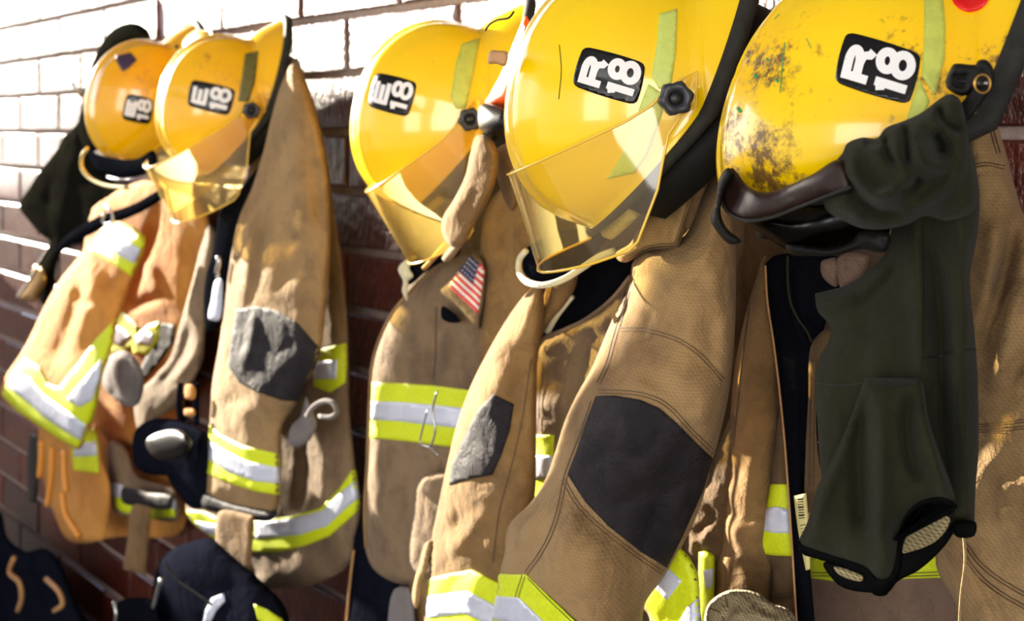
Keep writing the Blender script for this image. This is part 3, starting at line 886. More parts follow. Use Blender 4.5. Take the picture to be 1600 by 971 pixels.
# ================================================================== olive hood on helmet 5
hd = thing('knit_hood', 'dark olive knit hood draped over the nearest helmet', 'hood', W(1400, 350, .47))
nh = [(1280, 460, .34), (1300, 700, .36), (1400, 600, .38), (1500, 300, .40), (1520, 800, .36), (1420, 900, .36)]
body = pillow('hood_body', [(1400, 330), (1385, 392), (1355, 425), (1325, 445), (1273, 459), (1273, 459), (1277, 485), (1292, 503), (1299, 516), (1294, 535), (1280, 560), (1273, 600), (1277, 660), (1283, 740), (1300, 800), (1340, 860), (1440, 860), (1478, 838), (1522, 837), (1522, 837), (1524, 774), (1529, 700), (1528, 600), (1524, 534), (1518, 472), (1516, 431), (1528, 362), (1530, 300), (1520, 240), (1505, 200), (1460, 220)],
       nh, M['olive'], hd, .035, R=40, thick=.006, res=5, seed=11, wr=(.006, 60), fk=(1.15, 1.1),
       folds=[([(1450, 320), (1470, 500), (1475, 700), (1490, 840)], 9, -.020), ([(1425, 340), (1435, 480), (1440, 600)], 8, .012), ([(1490, 280), (1505, 420), (1500, 600), (1505, 800)], 10, .014),
              ([(1275, 470), (1330, 462), (1372, 430), (1395, 395)], 5, .010), ([(1290, 490), (1340, 480), (1385, 440), (1405, 400)], 4, -.006), ([(1345, 480), (1350, 540), (1345, 600)], 14, -.006)])
seam(hd, [[(1273, 599), (1320, 602), (1380, 596), (1437, 592)], [(1444, 560), (1470, 556), (1500, 548), (1526, 546)]], body, 2.2, 'stitch_dark')
seam(hd, [[(1441, 350), (1443, 450), (1441, 590)]], body, 1.2, 'stitch_dark')
hem2 = pillow('hem', [(1490, 818), (1524, 816), (1522, 838), (1494, 839)], [(1490, 820, .395), (1522, 830, .395)], M['olive_hem'], hd, .008, res=4, wr=(.002, 20))
bk = pillow('rear_binding', [(1440, 785), (1475, 784), (1494, 797), (1494, 815), (1487, 838), (1466, 865), (1435, 892), (1408, 906), (1380, 925), (1350, 926), (1320, 920), (1302, 907), (1287, 880), (1340, 870), (1400, 860)],
       .375, M['olive_hem'], hd, .010, R=14, res=5, wr=(.002, 30), seed=2)
pillow('inner_lining', [(1410, 864), (1421, 830), (1440, 812), (1460, 803), (1484, 810), (1480, 826), (1465, 844), (1446, 855), (1428, 861)], .395, M['beige_knit'], hd, .004, thick=.003, res=4, wr=(.003, 30), label='beige knit lining seen through the face opening')
pillow('inner_lining', [(1303, 886), (1320, 889), (1348, 898), (1346, 909), (1322, 904), (1308, 896)], .395, M['beige_knit'], hd, .003, thick=.003, res=4, wr=(.001, 30), label='beige knit lining seen through the face opening')
cone = pillow('drape', [(1352, 590), (1352, 590), (1330, 650), (1305, 710), (1278, 760), (1262, 815), (1245, 850), (1245, 850), (1252, 863), (1285, 874), (1320, 886), (1350, 899), (1350, 899), (1356, 917), (1368, 928), (1384, 927), (1398, 908), (1406, 885), (1408, 850), (1414, 820), (1432, 796), (1455, 786), (1480, 789), (1496, 805), (1496, 805), (1490, 770), (1470, 715), (1450, 650), (1442, 592), (1442, 592)],
       [(1350, 600, .425), (1260, 850, .44), (1380, 900, .46), (1480, 780, .43)], M['olive'], hd, .026, R=30, thick=.005, res=5, seed=13, wr=(.004, 60), fk=(1.1, 1.15),
       folds=[([(1355, 600), (1345, 700), (1350, 860)], 12, -.016), ([(1375, 600), (1375, 720), (1376, 915)], 10, .014), ([(1425, 600), (1420, 690), (1440, 760)], 8, -.014), ([(1445, 620), (1460, 700), (1478, 780)], 7, .008), ([(1345, 620), (1300, 730), (1262, 840)], 9, .012)])
project('hem', [(1246, 846), (1256, 853), (1300, 868), (1352, 886), (1372, 905), (1388, 903), (1398, 880), (1402, 850), (1408, 818), (1428, 790), (1455, 778), (1482, 780), (1496, 800), (1480, 793), (1455, 791), (1434, 802), (1418, 824), (1412, 850), (1408, 885), (1398, 910), (1384, 927), (1368, 928), (1354, 918), (1350, 900), (1300, 882), (1252, 864)], cone, M['olive_hem'], hd, off=.003, res=5, corner=False)
kn = pillow('gathered_top', [(1472, 152), (1487, 147), (1500, 156), (1508, 180), (1512, 215), (1522, 250), (1527, 290), (1520, 330), (1480, 345), (1444, 338), (1420, 350), (1385, 358), (1347, 357), (1318, 345), (1296, 333), (1286, 316), (1290, 286), (1299, 260), (1316, 240), (1324, 224), (1347, 215), (1370, 216), (1384, 200), (1412, 189), (1440, 176)],
       [(1300, 300, .49), (1400, 250, .50), (1490, 180, .47), (1510, 300, .45)], M['olive'], hd, .034, R=38, thick=.02, res=4, seed=17, wr=(.007, 55), fk=(1.2, 1.25),
       folds=[([(1330, 232), (1336, 275), (1365, 305), (1400, 300), (1440, 275)], 7, .016), ([(1322, 260), (1335, 300), (1370, 330), (1420, 330)], 6, -.014), ([(1384, 205), (1388, 240), (1402, 262)], 4, -.014),
              ([(1414, 192), (1416, 225), (1420, 262)], 4, -.016), ([(1380, 222), (1365, 222), (1348, 222)], 4, -.010), ([(1470, 160), (1473, 185), (1492, 200), (1508, 205)], 5, -.016), ([(1455, 205), (1470, 225), (1468, 245)], 6, -.022),
              ([(1430, 215), (1445, 250), (1470, 262), (1495, 250)], 7, .012), ([(1405, 345), (1440, 320), (1480, 290), (1505, 250)], 7, .012), ([(1395, 300), (1425, 292), (1440, 270)], 5, -.018), ([(1290, 318), (1320, 325), (1350, 345)], 6, .008)])

# bill, smoky shield, strap and buckle of helmet 5
lens = pillow('smoky_shield', [(1166, 343), (1290, 305), (1330, 300), (1390, 340), (1385, 372), (1350, 380), (1300, 392), (1262, 396), (1228, 390), (1200, 372)], [(1170, 345, .455), (1380, 360, .43)], M['smoke'], r5, .03, thick=.002, res=6, wr=(0, 1), label='smoky translucent shield')
pillow('shield_frame', [(1226, 380), (1240, 378), (1270, 385), (1300, 388), (1330, 378), (1345, 362), (1390, 366), (1383, 394), (1345, 390), (1300, 400), (1262, 400), (1236, 398)], .46, M['rubber'], r5, .012, res=4, wr=(.004, 18), label='warped black lower frame of the smoky shield')
bill = pillow('visor_bill', [(1143, 262), (1150, 268), (1168, 290), (1192, 301), (1230, 291), (1270, 272), (1312, 250), (1330, 300), (1288, 308), (1240, 326), (1205, 340), (1168, 346), (1140, 334), (1126, 312), (1128, 292)],
       [(1130, 300, .475), (1190, 320, .50), (1300, 280, .515)], M['bill'], r5, .007, R=12, res=5, wr=(.001, 30), label='dark brown curved bill')
ptube('bill_rim', [(1127, 290), (1126, 312), (1140, 334), (1168, 345), (1205, 340), (1240, 327), (1288, 308), (1330, 292)], [(1130, 300, .48), (1190, 330, .505), (1320, 290, .52)], 2.6, M['rubber_grey'], r5)
pillow('strap_end', [(1138, 262), (1146, 270), (1132, 300), (1126, 330), (1135, 356), (1158, 377), (1140, 382), (1120, 362), (1110, 342), (1118, 320), (1122, 285), (1130, 268)], .485, M['rubber'], r5, .010, res=4, wr=(.001, 20), label='black strap end at the front')
bc = pillow('buckle', [(1478, 126), (1484, 110), (1491, 100), (1516, 101), (1538, 104), (1530, 125), (1515, 146), (1500, 150), (1480, 138)], .46, M['rubber'], r5, .015, R=5, res=4, wr=(.0, 20), folds=[([(1486, 118), (1500, 122), (1514, 118)], 2.5, -.006), ([(1486, 128), (1500, 133), (1510, 133)], 2.5, -.006)], label='black plastic strap buckle')
st = pillow('strap', [(1527, 96), (1540, 93), (1550, 103), (1555, 122), (1549, 140), (1532, 165), (1514, 188), (1500, 192), (1497, 170), (1510, 150), (1520, 120)], .465, M['rubber'], r5, .008, R=6, res=4, wr=(.0, 20), label='black leather chin strap')
gc = W(1535, 131, .482); gr = 14.5 / F * (gc - CAM).dot(FWD)
gu = RGT; gv = UP
tube('grommet', [gc + gu * math.cos(a) * gr * .85 + gv * math.sin(a) * gr for a in [2 * math.pi * k / 24 for k in range(24)]], gr * .12, M['brass'], st, seg=6, closed=True, label='brass ring round the snap')
tube('snap', [gc - FWD * (-.004), gc - FWD * .002, gc - FWD * .004], [gr * .62, gr * .55, gr * .2], M['black'], st, seg=16)
tube('rivet', [gc - FWD * .003, gc - FWD * .007], [gr * .26, gr * .16], M['steel'], st, seg=12)

# ================================================================== coat 4 (centre)
c4 = thing('turnout_coat', 'tan turnout coat with large black elbow patch, under the helmet with clear shield', 'coat', W(930, 500, .1), 'tan turnout coats on the wall')
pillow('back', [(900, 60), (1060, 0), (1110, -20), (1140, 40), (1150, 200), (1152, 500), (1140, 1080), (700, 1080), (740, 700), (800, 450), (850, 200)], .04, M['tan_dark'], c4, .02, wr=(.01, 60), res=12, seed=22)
sh4 = pillow('shoulder', [(1068, 70), (1110, 20), (1135, 20), (1150, 90), (1160, 180), (1165, 300), (1150, 420), (1100, 420), (1060, 300), (1050, 150)], .16, M['tan_grey'], c4, .03, wr=(.006, 40), res=7, seed=24,
       folds=[([(1075, 170), (1110, 150), (1140, 130)], 7, .014), ([(1080, 200), (1120, 195), (1145, 160)], 6, -.016), ([(1100, 240), (1120, 300), (1140, 330)], 7, -.012), ([(1090, 60), (1100, 120), (1080, 170)], 8, .012)])
tor4 = pillow('front_panel', [(847, 530), (847, 530), (880, 517), (915, 500), (955, 470), (985, 430), (1010, 420), (1000, 700), (880, 860), (828, 790), (829, 680), (833, 600), (838, 548)], .20, M['tan_grey'], c4, .018, R=18, wr=(.004, 50), res=6, seed=25, creases=.010,
       folds=[([(930, 500), (905, 580), (890, 660)], 8, -.01)])
bands(c4, tor4, [(828, 680), (866, 680), (862, 778), (827, 778)], [[(828, 712), (864, 712), (862, 748), (827, 748)]])
stitch2(c4, 'stitching', [[(853, 540), (846, 600), (840, 700), (838, 780)]], tor4, 1.3)
ptube('panel_edge', [(985, 432), (955, 468), (915, 499), (880, 516), (849, 529), (840, 545), (834, 600), (829, 680), (828, 770)], .235, 3.2, M['tan_grey'], c4)
ln4 = pillow('lining', [(848, 528), (862, 500), (885, 470), (897, 450), (905, 425), (940, 402), (972, 385), (1000, 395), (990, 430), (955, 470), (915, 501), (880, 518)], .185, M['lining'], c4, .012, wr=(.003, 30), res=5, seed=26)
ptube('fleece_edge', [(855, 520), (868, 497), (882, 478), (894, 463)], .232, 4.5, M['cord'], c4, label='fleece edge, sunlight put into its cream colour')  # cream colour stands in for sunlight on the fleece
sl4l = pillow('left_sleeve', [(845, 440), (825, 455), (805, 480), (782, 515), (757, 560), (735, 605), (715, 660), (700, 720), (685, 790), (673, 850), (670, 900), (668, 1080), (800, 1080), (808, 900), (835, 780), (838, 700), (840, 560), (850, 490)],
       .255, M['tan_deep'], c4, .055, wr=(.006, 60), res=6, seed=27, creases=.010,
       folds=[([(700, 800), (740, 840), (760, 900)], 12, -.010), ([(790, 520), (760, 620), (740, 700)], 14, .008), ([(820, 480), (810, 580), (805, 700)], 12, -.006), ([(690, 870), (720, 850), (750, 800)], 9, .008)])
project('elbow_patch', [(771, 616), (803, 632), (797, 670), (784, 710), (770, 742), (730, 750), (702, 758), (707, 725), (728, 680), (748, 640)], sl4l, M['patch'], c4, res=6)
bands(c4, sl4l, [(668, 905), (700, 898), (737, 891), (776, 910), (800, 928), (790, 1005), (765, 1004), (728, 990), (668, 996)], [[(668, 933), (700, 928), (732, 924), (768, 943), (790, 960), (786, 990), (765, 976), (728, 959), (668, 966)]])
seam(c4, [[(830, 560), (815, 660), (796, 740), (780, 800), (770, 880)]], sl4l, 1.5)
slv = pillow('right_sleeve', [(1005, 393), (1040, 388), (1075, 360), (1100, 300), (1125, 258), (1145, 262), (1150, 330), (1150, 450), (1147, 540), (1138, 620), (1122, 690), (1112, 725), (1095, 790), (1068, 850), (1035, 905), (1008, 945), (1003, 990), (1000, 1080), (752, 1080), (768, 980), (777, 925), (780, 898), (784, 882), (789, 862), (790, 838), (797, 818), (830, 785), (852, 750), (868, 705), (882, 660), (900, 620), (925, 575), (948, 520), (968, 475), (985, 440), (988, 412)],
       [(1120, 300, .27), (1000, 450, .30), (950, 700, .34), (850, 900, .37), (1080, 800, .30)], M['tan'], c4, .075, R=100, wr=(.007, 80), res=6, seed=31, creases=.010,
       folds=[([(1000, 410), (985, 520), (950, 600), (935, 620)], 10, -.006), ([(940, 600), (1000, 605), (1060, 640)], 9, .006), ([(800, 830), (850, 800), (890, 760)], 10, .010), ([(790, 880), (830, 860), (860, 830)], 8, -.007),
              ([(900, 780), (880, 850), (850, 900)], 9, .006), ([(1010, 560), (1070, 600), (1110, 680)], 20, .008), ([(1090, 420), (1105, 520), (1100, 620)], 16, -.007), ([(1000, 470), (985, 520), (975, 560)], 9, .010), ([(1020, 480), (1003, 540)], 6, -.005)])
ep = project('elbow_patch', [(932, 620), (962, 619), (1000, 625), (1030, 638), (1058, 662), (1085, 690), (1112, 716), (1098, 765), (1068, 832), (1041, 887), (1000, 862), (950, 822), (915, 785), (888, 742), (900, 712), (915, 665)], slv, M['patch'], c4, res=7, off=.0025, label='large black elbow patch')
b4 = bands(c4, slv, [(778, 897), (800, 898), (823, 898), (845, 920), (875, 948), (905, 975), (945, 1005), (905, 1075), (860, 1042), (800, 1004), (762, 1000), (768, 965)], [[(772, 932), (795, 933), (812, 934), (832, 953), (862, 982), (925, 1028), (905, 1050), (850, 1010), (800, 972), (766, 968)]])
stitch2(c4, 'stitching', [[(926, 628), (908, 680), (884, 745), (872, 800), (858, 840), (840, 872), (822, 896)], [(936, 612), (1000, 616), (1040, 632), (1085, 678), (1116, 708)], [(880, 750), (905, 792), (945, 830), (1000, 872), (1036, 896)], [(990, 415), (975, 480), (962, 520), (948, 570), (935, 600)], [(965, 515), (1010, 517), (1060, 532), (1095, 556), (1130, 595)]], [slv], 1.3)
stitch2(c4, 'stitching', [[(818, 900), (806, 940), (800, 985)], [(826, 902), (860, 937), (900, 975)]], [b4], 1.3, 'stitch_lime')
ptube('patch_edge', [(932, 619), (915, 665), (900, 712), (887, 742), (912, 786), (950, 824), (1000, 864), (1041, 890)], [(932, 619, .39), (888, 742, .4), (1041, 890, .36)], .01, M['stitch'], c4)
bpy.data.objects.remove(bpy.data.objects['patch_edge'])
col4 = pillow('collar', [(1070, 195), (1092, 198), (1102, 218), (1103, 245), (1094, 285), (1082, 322), (1070, 358), (1061, 387), (1061, 387), (1040, 389), (1018, 391), (1000, 398), (980, 410), (967, 408), (962, 396), (985, 380), (1000, 350), (1020, 320), (1040, 280), (1060, 230)], .315, M['tan'], c4, .02, R=16, thick=.01, wr=(.003, 40), res=5, seed=33)
stitch2(c4, 'stitching', [[(1096, 250), (1076, 320), (1056, 380)], [(1056, 382), (1015, 386), (982, 402)]], col4, 1.1, 'stitch', 4)
tt4 = pillow('side_panel', [(1058, 852), (1075, 868), (1090, 895), (1094, 940), (1094, 1080), (1015, 1080), (1015, 968), (1002, 940), (1028, 895)], .30, M['tan_grey'], c4, .015, R=14, wr=(.003, 40), res=5, seed=34)
bands(c4, tt4, [(1060, 855), (1077, 872), (1089, 897), (1093, 940), (1094, 1040), (1022, 1040), (1018, 962), (1003, 938), (1032, 893)], [[(1042, 885), (1066, 908), (1043, 938), (1020, 915)], [(1091, 935), (1093, 975), (1060, 975), (1074, 950)]])
tt5 = pillow('side_panel', [(1092, 862), (1106, 862), (1116, 870), (1116, 1080), (1094, 1080)], .21, M['tan_dark'], c4, .01, wr=(.002, 40), res=5)
bands(c4, tt5, [(1093, 864), (1106, 863), (1116, 868), (1114, 1040), (1096, 1040)], [[(1100, 892), (1114, 888), (1112, 918), (1104, 920)]], res=4)
pillow('side_folds', [(1088, 770), (1110, 740), (1122, 700), (1150, 640), (1160, 700), (1130, 880), (1092, 880), (1070, 860)], .20, M['tan_dark'], c4, .02, wr=(.01, 24), res=5, seed=3,
       folds=[([(1085, 830), (1105, 820), (1112, 800), (1100, 790)], 4, -.012), ([(1075, 850), (1100, 845), (1115, 835)], 5, .010)])
ne4 = ptube('neck_cord', [(822, 392), (812, 405), (811, 424), (822, 440), (848, 446), (880, 437), (908, 420), (935, 402), (960, 392)], [(812, 405, .30), (848, 446, .33), (960, 392, .30)], 5.0, M['cord'], c4, label='cream fuzzy edge of the black neck flap')
pillow('neck_flap', [(822, 388), (816, 405), (818, 425), (830, 437), (852, 441), (885, 430), (930, 398), (950, 360), (880, 360)], .27, M['lining'], c4, .012, wr=(.002, 30), res=5)
pillow('throat_tab', [(866, 412), (890, 400), (920, 398), (905, 425), (898, 452), (880, 480), (862, 500), (850, 520), (842, 540), (838, 560), (828, 540), (838, 500), (848, 470)], .235, M['tan_deep'], c4, .02, wr=(.004, 30), res=5, seed=5)
hook(1010, 140, 'behind the clean R 18 helmet')

# ================================================================== coat 3
c3 = thing('turnout_coat', 'worn tan turnout coat with small flag patch on its collar flap', 'coat', W(700, 600, .1), 'tan turnout coats on the wall')
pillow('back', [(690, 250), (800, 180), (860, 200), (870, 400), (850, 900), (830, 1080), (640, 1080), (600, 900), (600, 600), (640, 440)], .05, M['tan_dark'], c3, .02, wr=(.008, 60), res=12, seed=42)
f3 = pillow('front_panel', [(725, 392), (700, 402), (668, 428), (640, 456), (612, 490), (592, 532), (580, 572), (576, 640), (573, 720), (569, 800), (571, 858), (584, 890), (612, 909), (645, 917), (690, 925), (760, 900), (800, 700), (840, 500), (800, 400)],
       .15, M['tan_grey'], c3, .030, R=26, wr=(.007, 60), res=6, seed=43, creases=.010,
       folds=[([(682, 470), (678, 560), (676, 700)], 4, -.006), ([(632, 700), (622, 780), (618, 850)], 8, .010), ([(640, 560), (634, 640), (630, 700)], 6, -.005), ([(600, 640), (598, 740), (604, 850)], 10, .006)])
bands(c3, f3, [(580, 598), (620, 599), (680, 603), (740, 611), (735, 700), (700, 698), (640, 690), (578, 684)], [[(579, 628), (620, 628), (680, 633), (740, 640), (736, 671), (680, 665), (620, 658), (578, 656)]])
seam(c3, [[(682, 480), (680, 560), (677, 596)]], f3, 2, 'stitch')
seam(c3, [[(636, 600), (632, 640), (629, 690)]], [f3], 2.5, 'stitch')
pk = pillow('pocket', [(655, 748), (690, 738), (705, 742), (705, 900), (665, 905), (640, 880), (645, 800)], .20, M['tan_grey'], c3, .02, R=14, wr=(.004, 30), res=5, seed=44)
sp = pillow('side_panel', [(756, 340), (790, 290), (830, 300), (850, 400), (840, 460), (800, 520), (760, 570), (745, 560), (750, 480)], .19, M['tan_deep'], c3, .02, R=16, wr=(.005, 40), res=6, seed=45, creases=.010, folds=[([(790, 330), (785, 420), (770, 500)], 6, -.008)])
mf = pillow('mic_flap', [(737, 397), (757, 412), (756, 470), (750, 500), (747, 514), (715, 480), (686, 456), (698, 442), (715, 425)], .205, M['tan_grey'], c3, .014, R=8, wr=(.002, 30), res=4, seed=46)
# flag
FT = [(735, 400), (756, 414), (748, 487), (700, 446)]   # canton corner, top right, bottom right, bottom left
def fq(u, v):   # u along the stripes, v across them
    A, B, C, D = [np.array(p, float) for p in ((735, 399), (758, 420), (747, 490), (701, 447))]
    return tuple((A * (1 - u) + B * u) * (1 - v) + (D * (1 - u) + C * u) * v)
flg = project('flag_patch', [fq(0, 0), fq(1, 0), fq(1, 1), fq(0, 1)], mf, M['flag_white'], c3, off=.0012, res=4, label='small stars and stripes flag patch')
for i in range(7):
    v0, v1 = i / 6.5, (i + .5) / 6.5
    project('flag_stripe', [fq(0, v0), fq(1, v0), fq(1, min(1, v1)), fq(0, min(1, v1))], mf, M['flag_red'], flg, off=.0018, res=4)
project('flag_canton', [fq(0, 0), fq(.62, 0), fq(.62, .52), fq(0, .52)], mf, M['navy_blue'], flg, off=.0024, res=4)
ribbons('star', [([(fq(u, v)[0] - .8, fq(u, v)[1]), (fq(u, v)[0] + .8, fq(u, v)[1])], 1.3) for u in (.1, .22, .34, .46, .56) for v in (.08, .2, .32, .44)], mf, M['white'], flg, off=.003)['kind'] = 'stuff'
pillow('flap_gap', [(692, 478), (720, 502), (705, 505), (690, 497)], .19, M['lining'], c3, .003, res=4, wr=(0, 20))
col3 = pillow('collar', [(745, 212), (765, 215), (778, 240), (775, 280), (760, 320), (742, 350), (730, 375), (715, 387), (700, 382), (690, 362), (692, 340), (710, 310), (727, 275), (735, 240)], .31, M['tan_deep'], c3, .022, R=14, wr=(.004, 30), res=5, seed=47)
col3b = pillow('collar', [(775, 235), (800, 225), (815, 300), (800, 330), (780, 290)], .27, M['tan_deep'], c3, .022, R=14, wr=(.004, 30), res=5, seed=48)
pillow('throat_strap', [(752, 290), (762, 300), (745, 345), (722, 385), (700, 410), (690, 404), (712, 375), (735, 335)], .275, M['tan_grey'], c3, .012, wr=(.003, 20), res=4)
pillow('lining', [(640, 412), (660, 395), (690, 372), (720, 385), (715, 400), (690, 410), (665, 425), (640, 445), (634, 430)], .20, M['lining'], c3, .008, wr=(.002, 20), res=4)
pillow('collar_edge', [(622, 420), (640, 402), (652, 400), (640, 418), (646, 432), (638, 440), (636, 470), (628, 455), (630, 440)], .21, M['cord'], c3, .006, wr=(.001, 20), res=3, label='collar corner with sunlit paleness put into its colour')  # pale piece paints the sunlit collar corner
ptube('throat_cord', [(700, 378), (685, 395), (670, 412), (662, 420)], .24, 4, M['leather'], c3)
ptube('pocket_hook', [(683, 612), (676, 640), (680, 672), (676, 690), (672, 700)], .245, 1.8, M['steel'], c3, label='thin steel hook hanging over the trim')
ptube('pocket_hook', [(668, 640), (658, 680), (657, 694), (672, 700), (685, 712)], .245, 1.5, M['steel'], c3)
pillow('hem_strap', [(616, 922), (640, 920), (648, 960), (648, 1080), (604, 1080), (606, 970)], .18, M['grey_cloth'], c3, .012, wr=(.002, 20), res=5)
pillow('tail_strap', [(664, 850), (676, 845), (668, 890), (660, 912), (656, 940), (650, 952), (644, 935), (648, 905), (656, 880)], .26, M['tan'], c3, .010, wr=(.002, 20), res=4, label='narrow tan strap with knotted end')
pillow('lower_panel', [(645, 900), (700, 880), (720, 1000), (700, 1080), (650, 1080), (640, 980)], .16, M['tan_deep'], c3, .015, wr=(.003, 30), res=6)
ptube('panel_edge', [(722, 394), (700, 404), (668, 429), (640, 457), (612, 491), (592, 533), (581, 573), (577, 640), (574, 720), (570, 800), (572, 856)], .185, 3.0, M['tan'], c3, label='added rolled edge, raised to catch the sun')  # edge tube added and set proud so that sun strikes it
hook(745, 150, 'behind the third helmet from the right')

# bunker trousers hanging dark beside coat 3
tr3 = thing('bunker_trousers', 'black bunker trousers with a pale side seam, low between the two middle coats', 'trousers', W(575, 950, .1))
pillow('leg', [(552, 840), (575, 800), (620, 800), (625, 900), (610, 1000), (600, 1120), (536, 1120), (540, 1000), (547, 900)], .10, M['navy'], tr3, .03, wr=(.005, 50), res=7, seed=51)
ptube('side_seam', [(553, 860), (548, 900), (541, 980), (535, 1080)], .12, 2, M['leather'], tr3)

# pieces between helmets 3 and 4
lt = thing('orange_flashlight', 'orange and black flashlight tucked behind the edge of the E 18 helmet', 'flashlight', W(775, 150, .25))
pillow('orange_body', [(822, 25), (830, 60), (815, 100), (800, 160), (782, 166), (758, 163), (765, 148), (785, 110), (805, 60)], .30, M['orange'], lt, .02, wr=(0, 1), res=5)
pillow('black_cap', [(752, 164), (785, 165), (800, 175), (800, 205), (785, 212), (762, 210), (748, 198)], .31, M['black'], lt, .03, wr=(0, 1), res=5)
bk3 = pillow('trim_clip', [(766, 80), (778, 79), (793, 82), (790, 103), (776, 100), (763, 99)], .44, M['leather'], r3, .006, R=4, res=3, wr=(0, 1), label='tan leather clip on the edge trim')
ptube('bungee', [(758, 48), (765, 38), (778, 31), (795, 28), (803, 18)], .42, 1.6, M['black'], r3, label='thin black elastic')

# ================================================================== coat 2
c2 = thing('turnout_coat', 'tan turnout coat with dark elbow patch and lime banded hem, beside the bare brick strip', 'coat', W(440, 500, .08), 'tan turnout coats on the wall')
t2_ = pillow('back', [(440, 110), (462, 90), (480, 130), (498, 185), (512, 250), (521, 320), (533, 400), (541, 480), (545, 560), (546, 640), (554, 720), (563, 790), (556, 840), (548, 880), (505, 908), (450, 920), (408, 916), (396, 890), (345, 850), (290, 800), (330, 700), (350, 500), (380, 300), (410, 180)],
       .10, M['tan_grey'], c2, .03, R=30, wr=(.008, 50), res=6, seed=61,
       folds=[([(520, 340), (535, 500), (538, 700)], 5, -.008), ([(470, 640), (475, 720), (470, 800)], 7, -.014), ([(500, 640), (505, 740), (500, 800)], 7, .012), ([(450, 840), (500, 830), (540, 790)], 8, .006)])
bands(c2, t2_, [(288, 797), (320, 800), (345, 812), (400, 815), (450, 808), (500, 795), (530, 765), (550, 735), (556, 735), (563, 795), (545, 812), (515, 838), (480, 852), (440, 862), (398, 864), (350, 850), (318, 838)],
      [[(305, 815), (345, 822), (400, 838), (400, 840), (350, 840), (322, 832)], [(400, 818), (450, 812), (505, 798), (538, 765), (556, 752), (561, 778), (543, 792), (512, 822), (470, 836), (400, 842)]])
bands(c2, t2_, [(500, 546), (541, 536), (542, 570), (540, 598), (516, 614), (490, 604), (490, 575)], [[(494, 566), (528, 562), (526, 592), (490, 592)]])
s2_ = pillow('sleeve', [(458, 100), (440, 130), (425, 180), (412, 235), (395, 290), (374, 340), (362, 395), (354, 450), (344, 530), (332, 600), (325, 690), (319, 775), (340, 790), (380, 800), (428, 806), (437, 780), (440, 710), (442, 665), (462, 635), (480, 600), (498, 560), (508, 500), (515, 420), (516, 340), (510, 260), (496, 190), (478, 135)],
       .20, M['tan'], c2, .06, R=75, wr=(.008, 60), res=5, seed=63, creases=.010,
       folds=[([(408, 315), (392, 370), (385, 430), (372, 500)], 7, .018), ([(395, 300), (378, 360), (370, 430)], 5, -.012), ([(398, 478), (392, 530), (378, 580)], 5, .014), ([(440, 300), (450, 400), (440, 470)], 16, -.006), ([(480, 220), (495, 300), (505, 400)], 7, -.008), ([(420, 620), (390, 640), (360, 640)], 10, .006)])
project('elbow_patch', [(370, 484), (400, 479), (432, 485), (465, 505), (500, 545), (492, 590), (475, 628), (440, 626), (400, 612), (374, 598), (357, 572), (361, 530)], s2_, M['patch'], c2, res=5)
bands(c2, s2_, [(325, 662), (345, 680), (380, 697), (437, 710), (437, 774), (400, 768), (350, 752), (320, 738)], [[(323, 686), (350, 704), (388, 722), (437, 731), (437, 756), (400, 752), (358, 738), (322, 715)]])
pillow('cuff', [(317, 770), (350, 782), (400, 794), (432, 800), (422, 815), (390, 812), (350, 804), (316, 793)], .21, M['patch'], c2, .02, wr=(.002, 20), res=4, label='dark knit cuff')
ss = pillow('wrist_strap', [(343, 800), (398, 806), (398, 806), (394, 860), (390, 922), (390, 922), (358, 920), (327, 912), (327, 912), (336, 860)], .22, M['tan_deep'], c2, .012, R=8, wr=(.003, 30), res=5)
pillow('lining', [(405, 262), (398, 300), (375, 345), (362, 395), (352, 450), (342, 500), (325, 520), (318, 480), (322, 430), (332, 395), (338, 360), (345, 330), (380, 290)], .16, M['lining'], c2, .010, wr=(.002, 20), res=5)
pillow('zip_flap', [(336, 440), (346, 436), (348, 460), (343, 500), (326, 498), (330, 470)], .20, M['silver_dull'], c2, .008, wr=(.001, 20), res=3, label='bright reflective strip in the open front')
ptube('zip_pull', [(341, 400), (342, 412), (339, 425), (340, 432)], .21, 4, M['steel'], c2)
lp = [(458, 660), (470, 640), (490, 628), (510, 624), (525, 632), (528, 645), (515, 654), (498, 648)]
ptube('clip_hook', [(480, 650), (492, 634), (510, 627), (524, 633), (526, 646), (516, 652), (500, 650)], .23, 4.2, M['grey_cloth'], c2, label='pale grey hook loop on the coat side')
pillow('strap_bundle', [(478, 620), (488, 640), (495, 665), (482, 690), (462, 700), (450, 690), (456, 665), (470, 650)], .20, M['grey_cloth'], c2, .02, wr=(.004, 20), res=4)
hook(420, 170, 'behind the amber E 18 helmet with dark decal')

# SCBA face piece
fm = thing('face_mask', 'black rubber breathing mask hanging left of the banded sleeve cuff', 'mask', W(270, 700, .2))
ms = pillow('mask_body', [(207, 690), (215, 668), (240, 655), (270, 655), (300, 665), (325, 680), (328, 760), (315, 785), (290, 770), (262, 745), (235, 742), (212, 730)], .20, M['navy'], fm, .05, R=30, wr=(.006, 24), res=5, seed=71)
pillow('lens', [(228, 690), (250, 675), (280, 672), (300, 690), (290, 712), (262, 720), (238, 712)], .255, M['black'], fm, .035, wr=(0, 1), res=5, label='dark glossy lens')
pillow('hose_port', [(262, 740), (300, 730), (325, 750), (325, 790), (300, 795), (280, 775)], .19, M['navy'], fm, .04, wr=(.003, 20), res=5)
for x in (282, 308):
    ptube('mask_strap', [(x, 600), (x - 2, 630), (x, 665)], .20, 5, M['navy'], fm)
pillow('strap_buckle', [(290, 602), (304, 604), (304, 624), (290, 622)], .215, M['tan_orange'], fm, .008, wr=(0, 1), res=4)
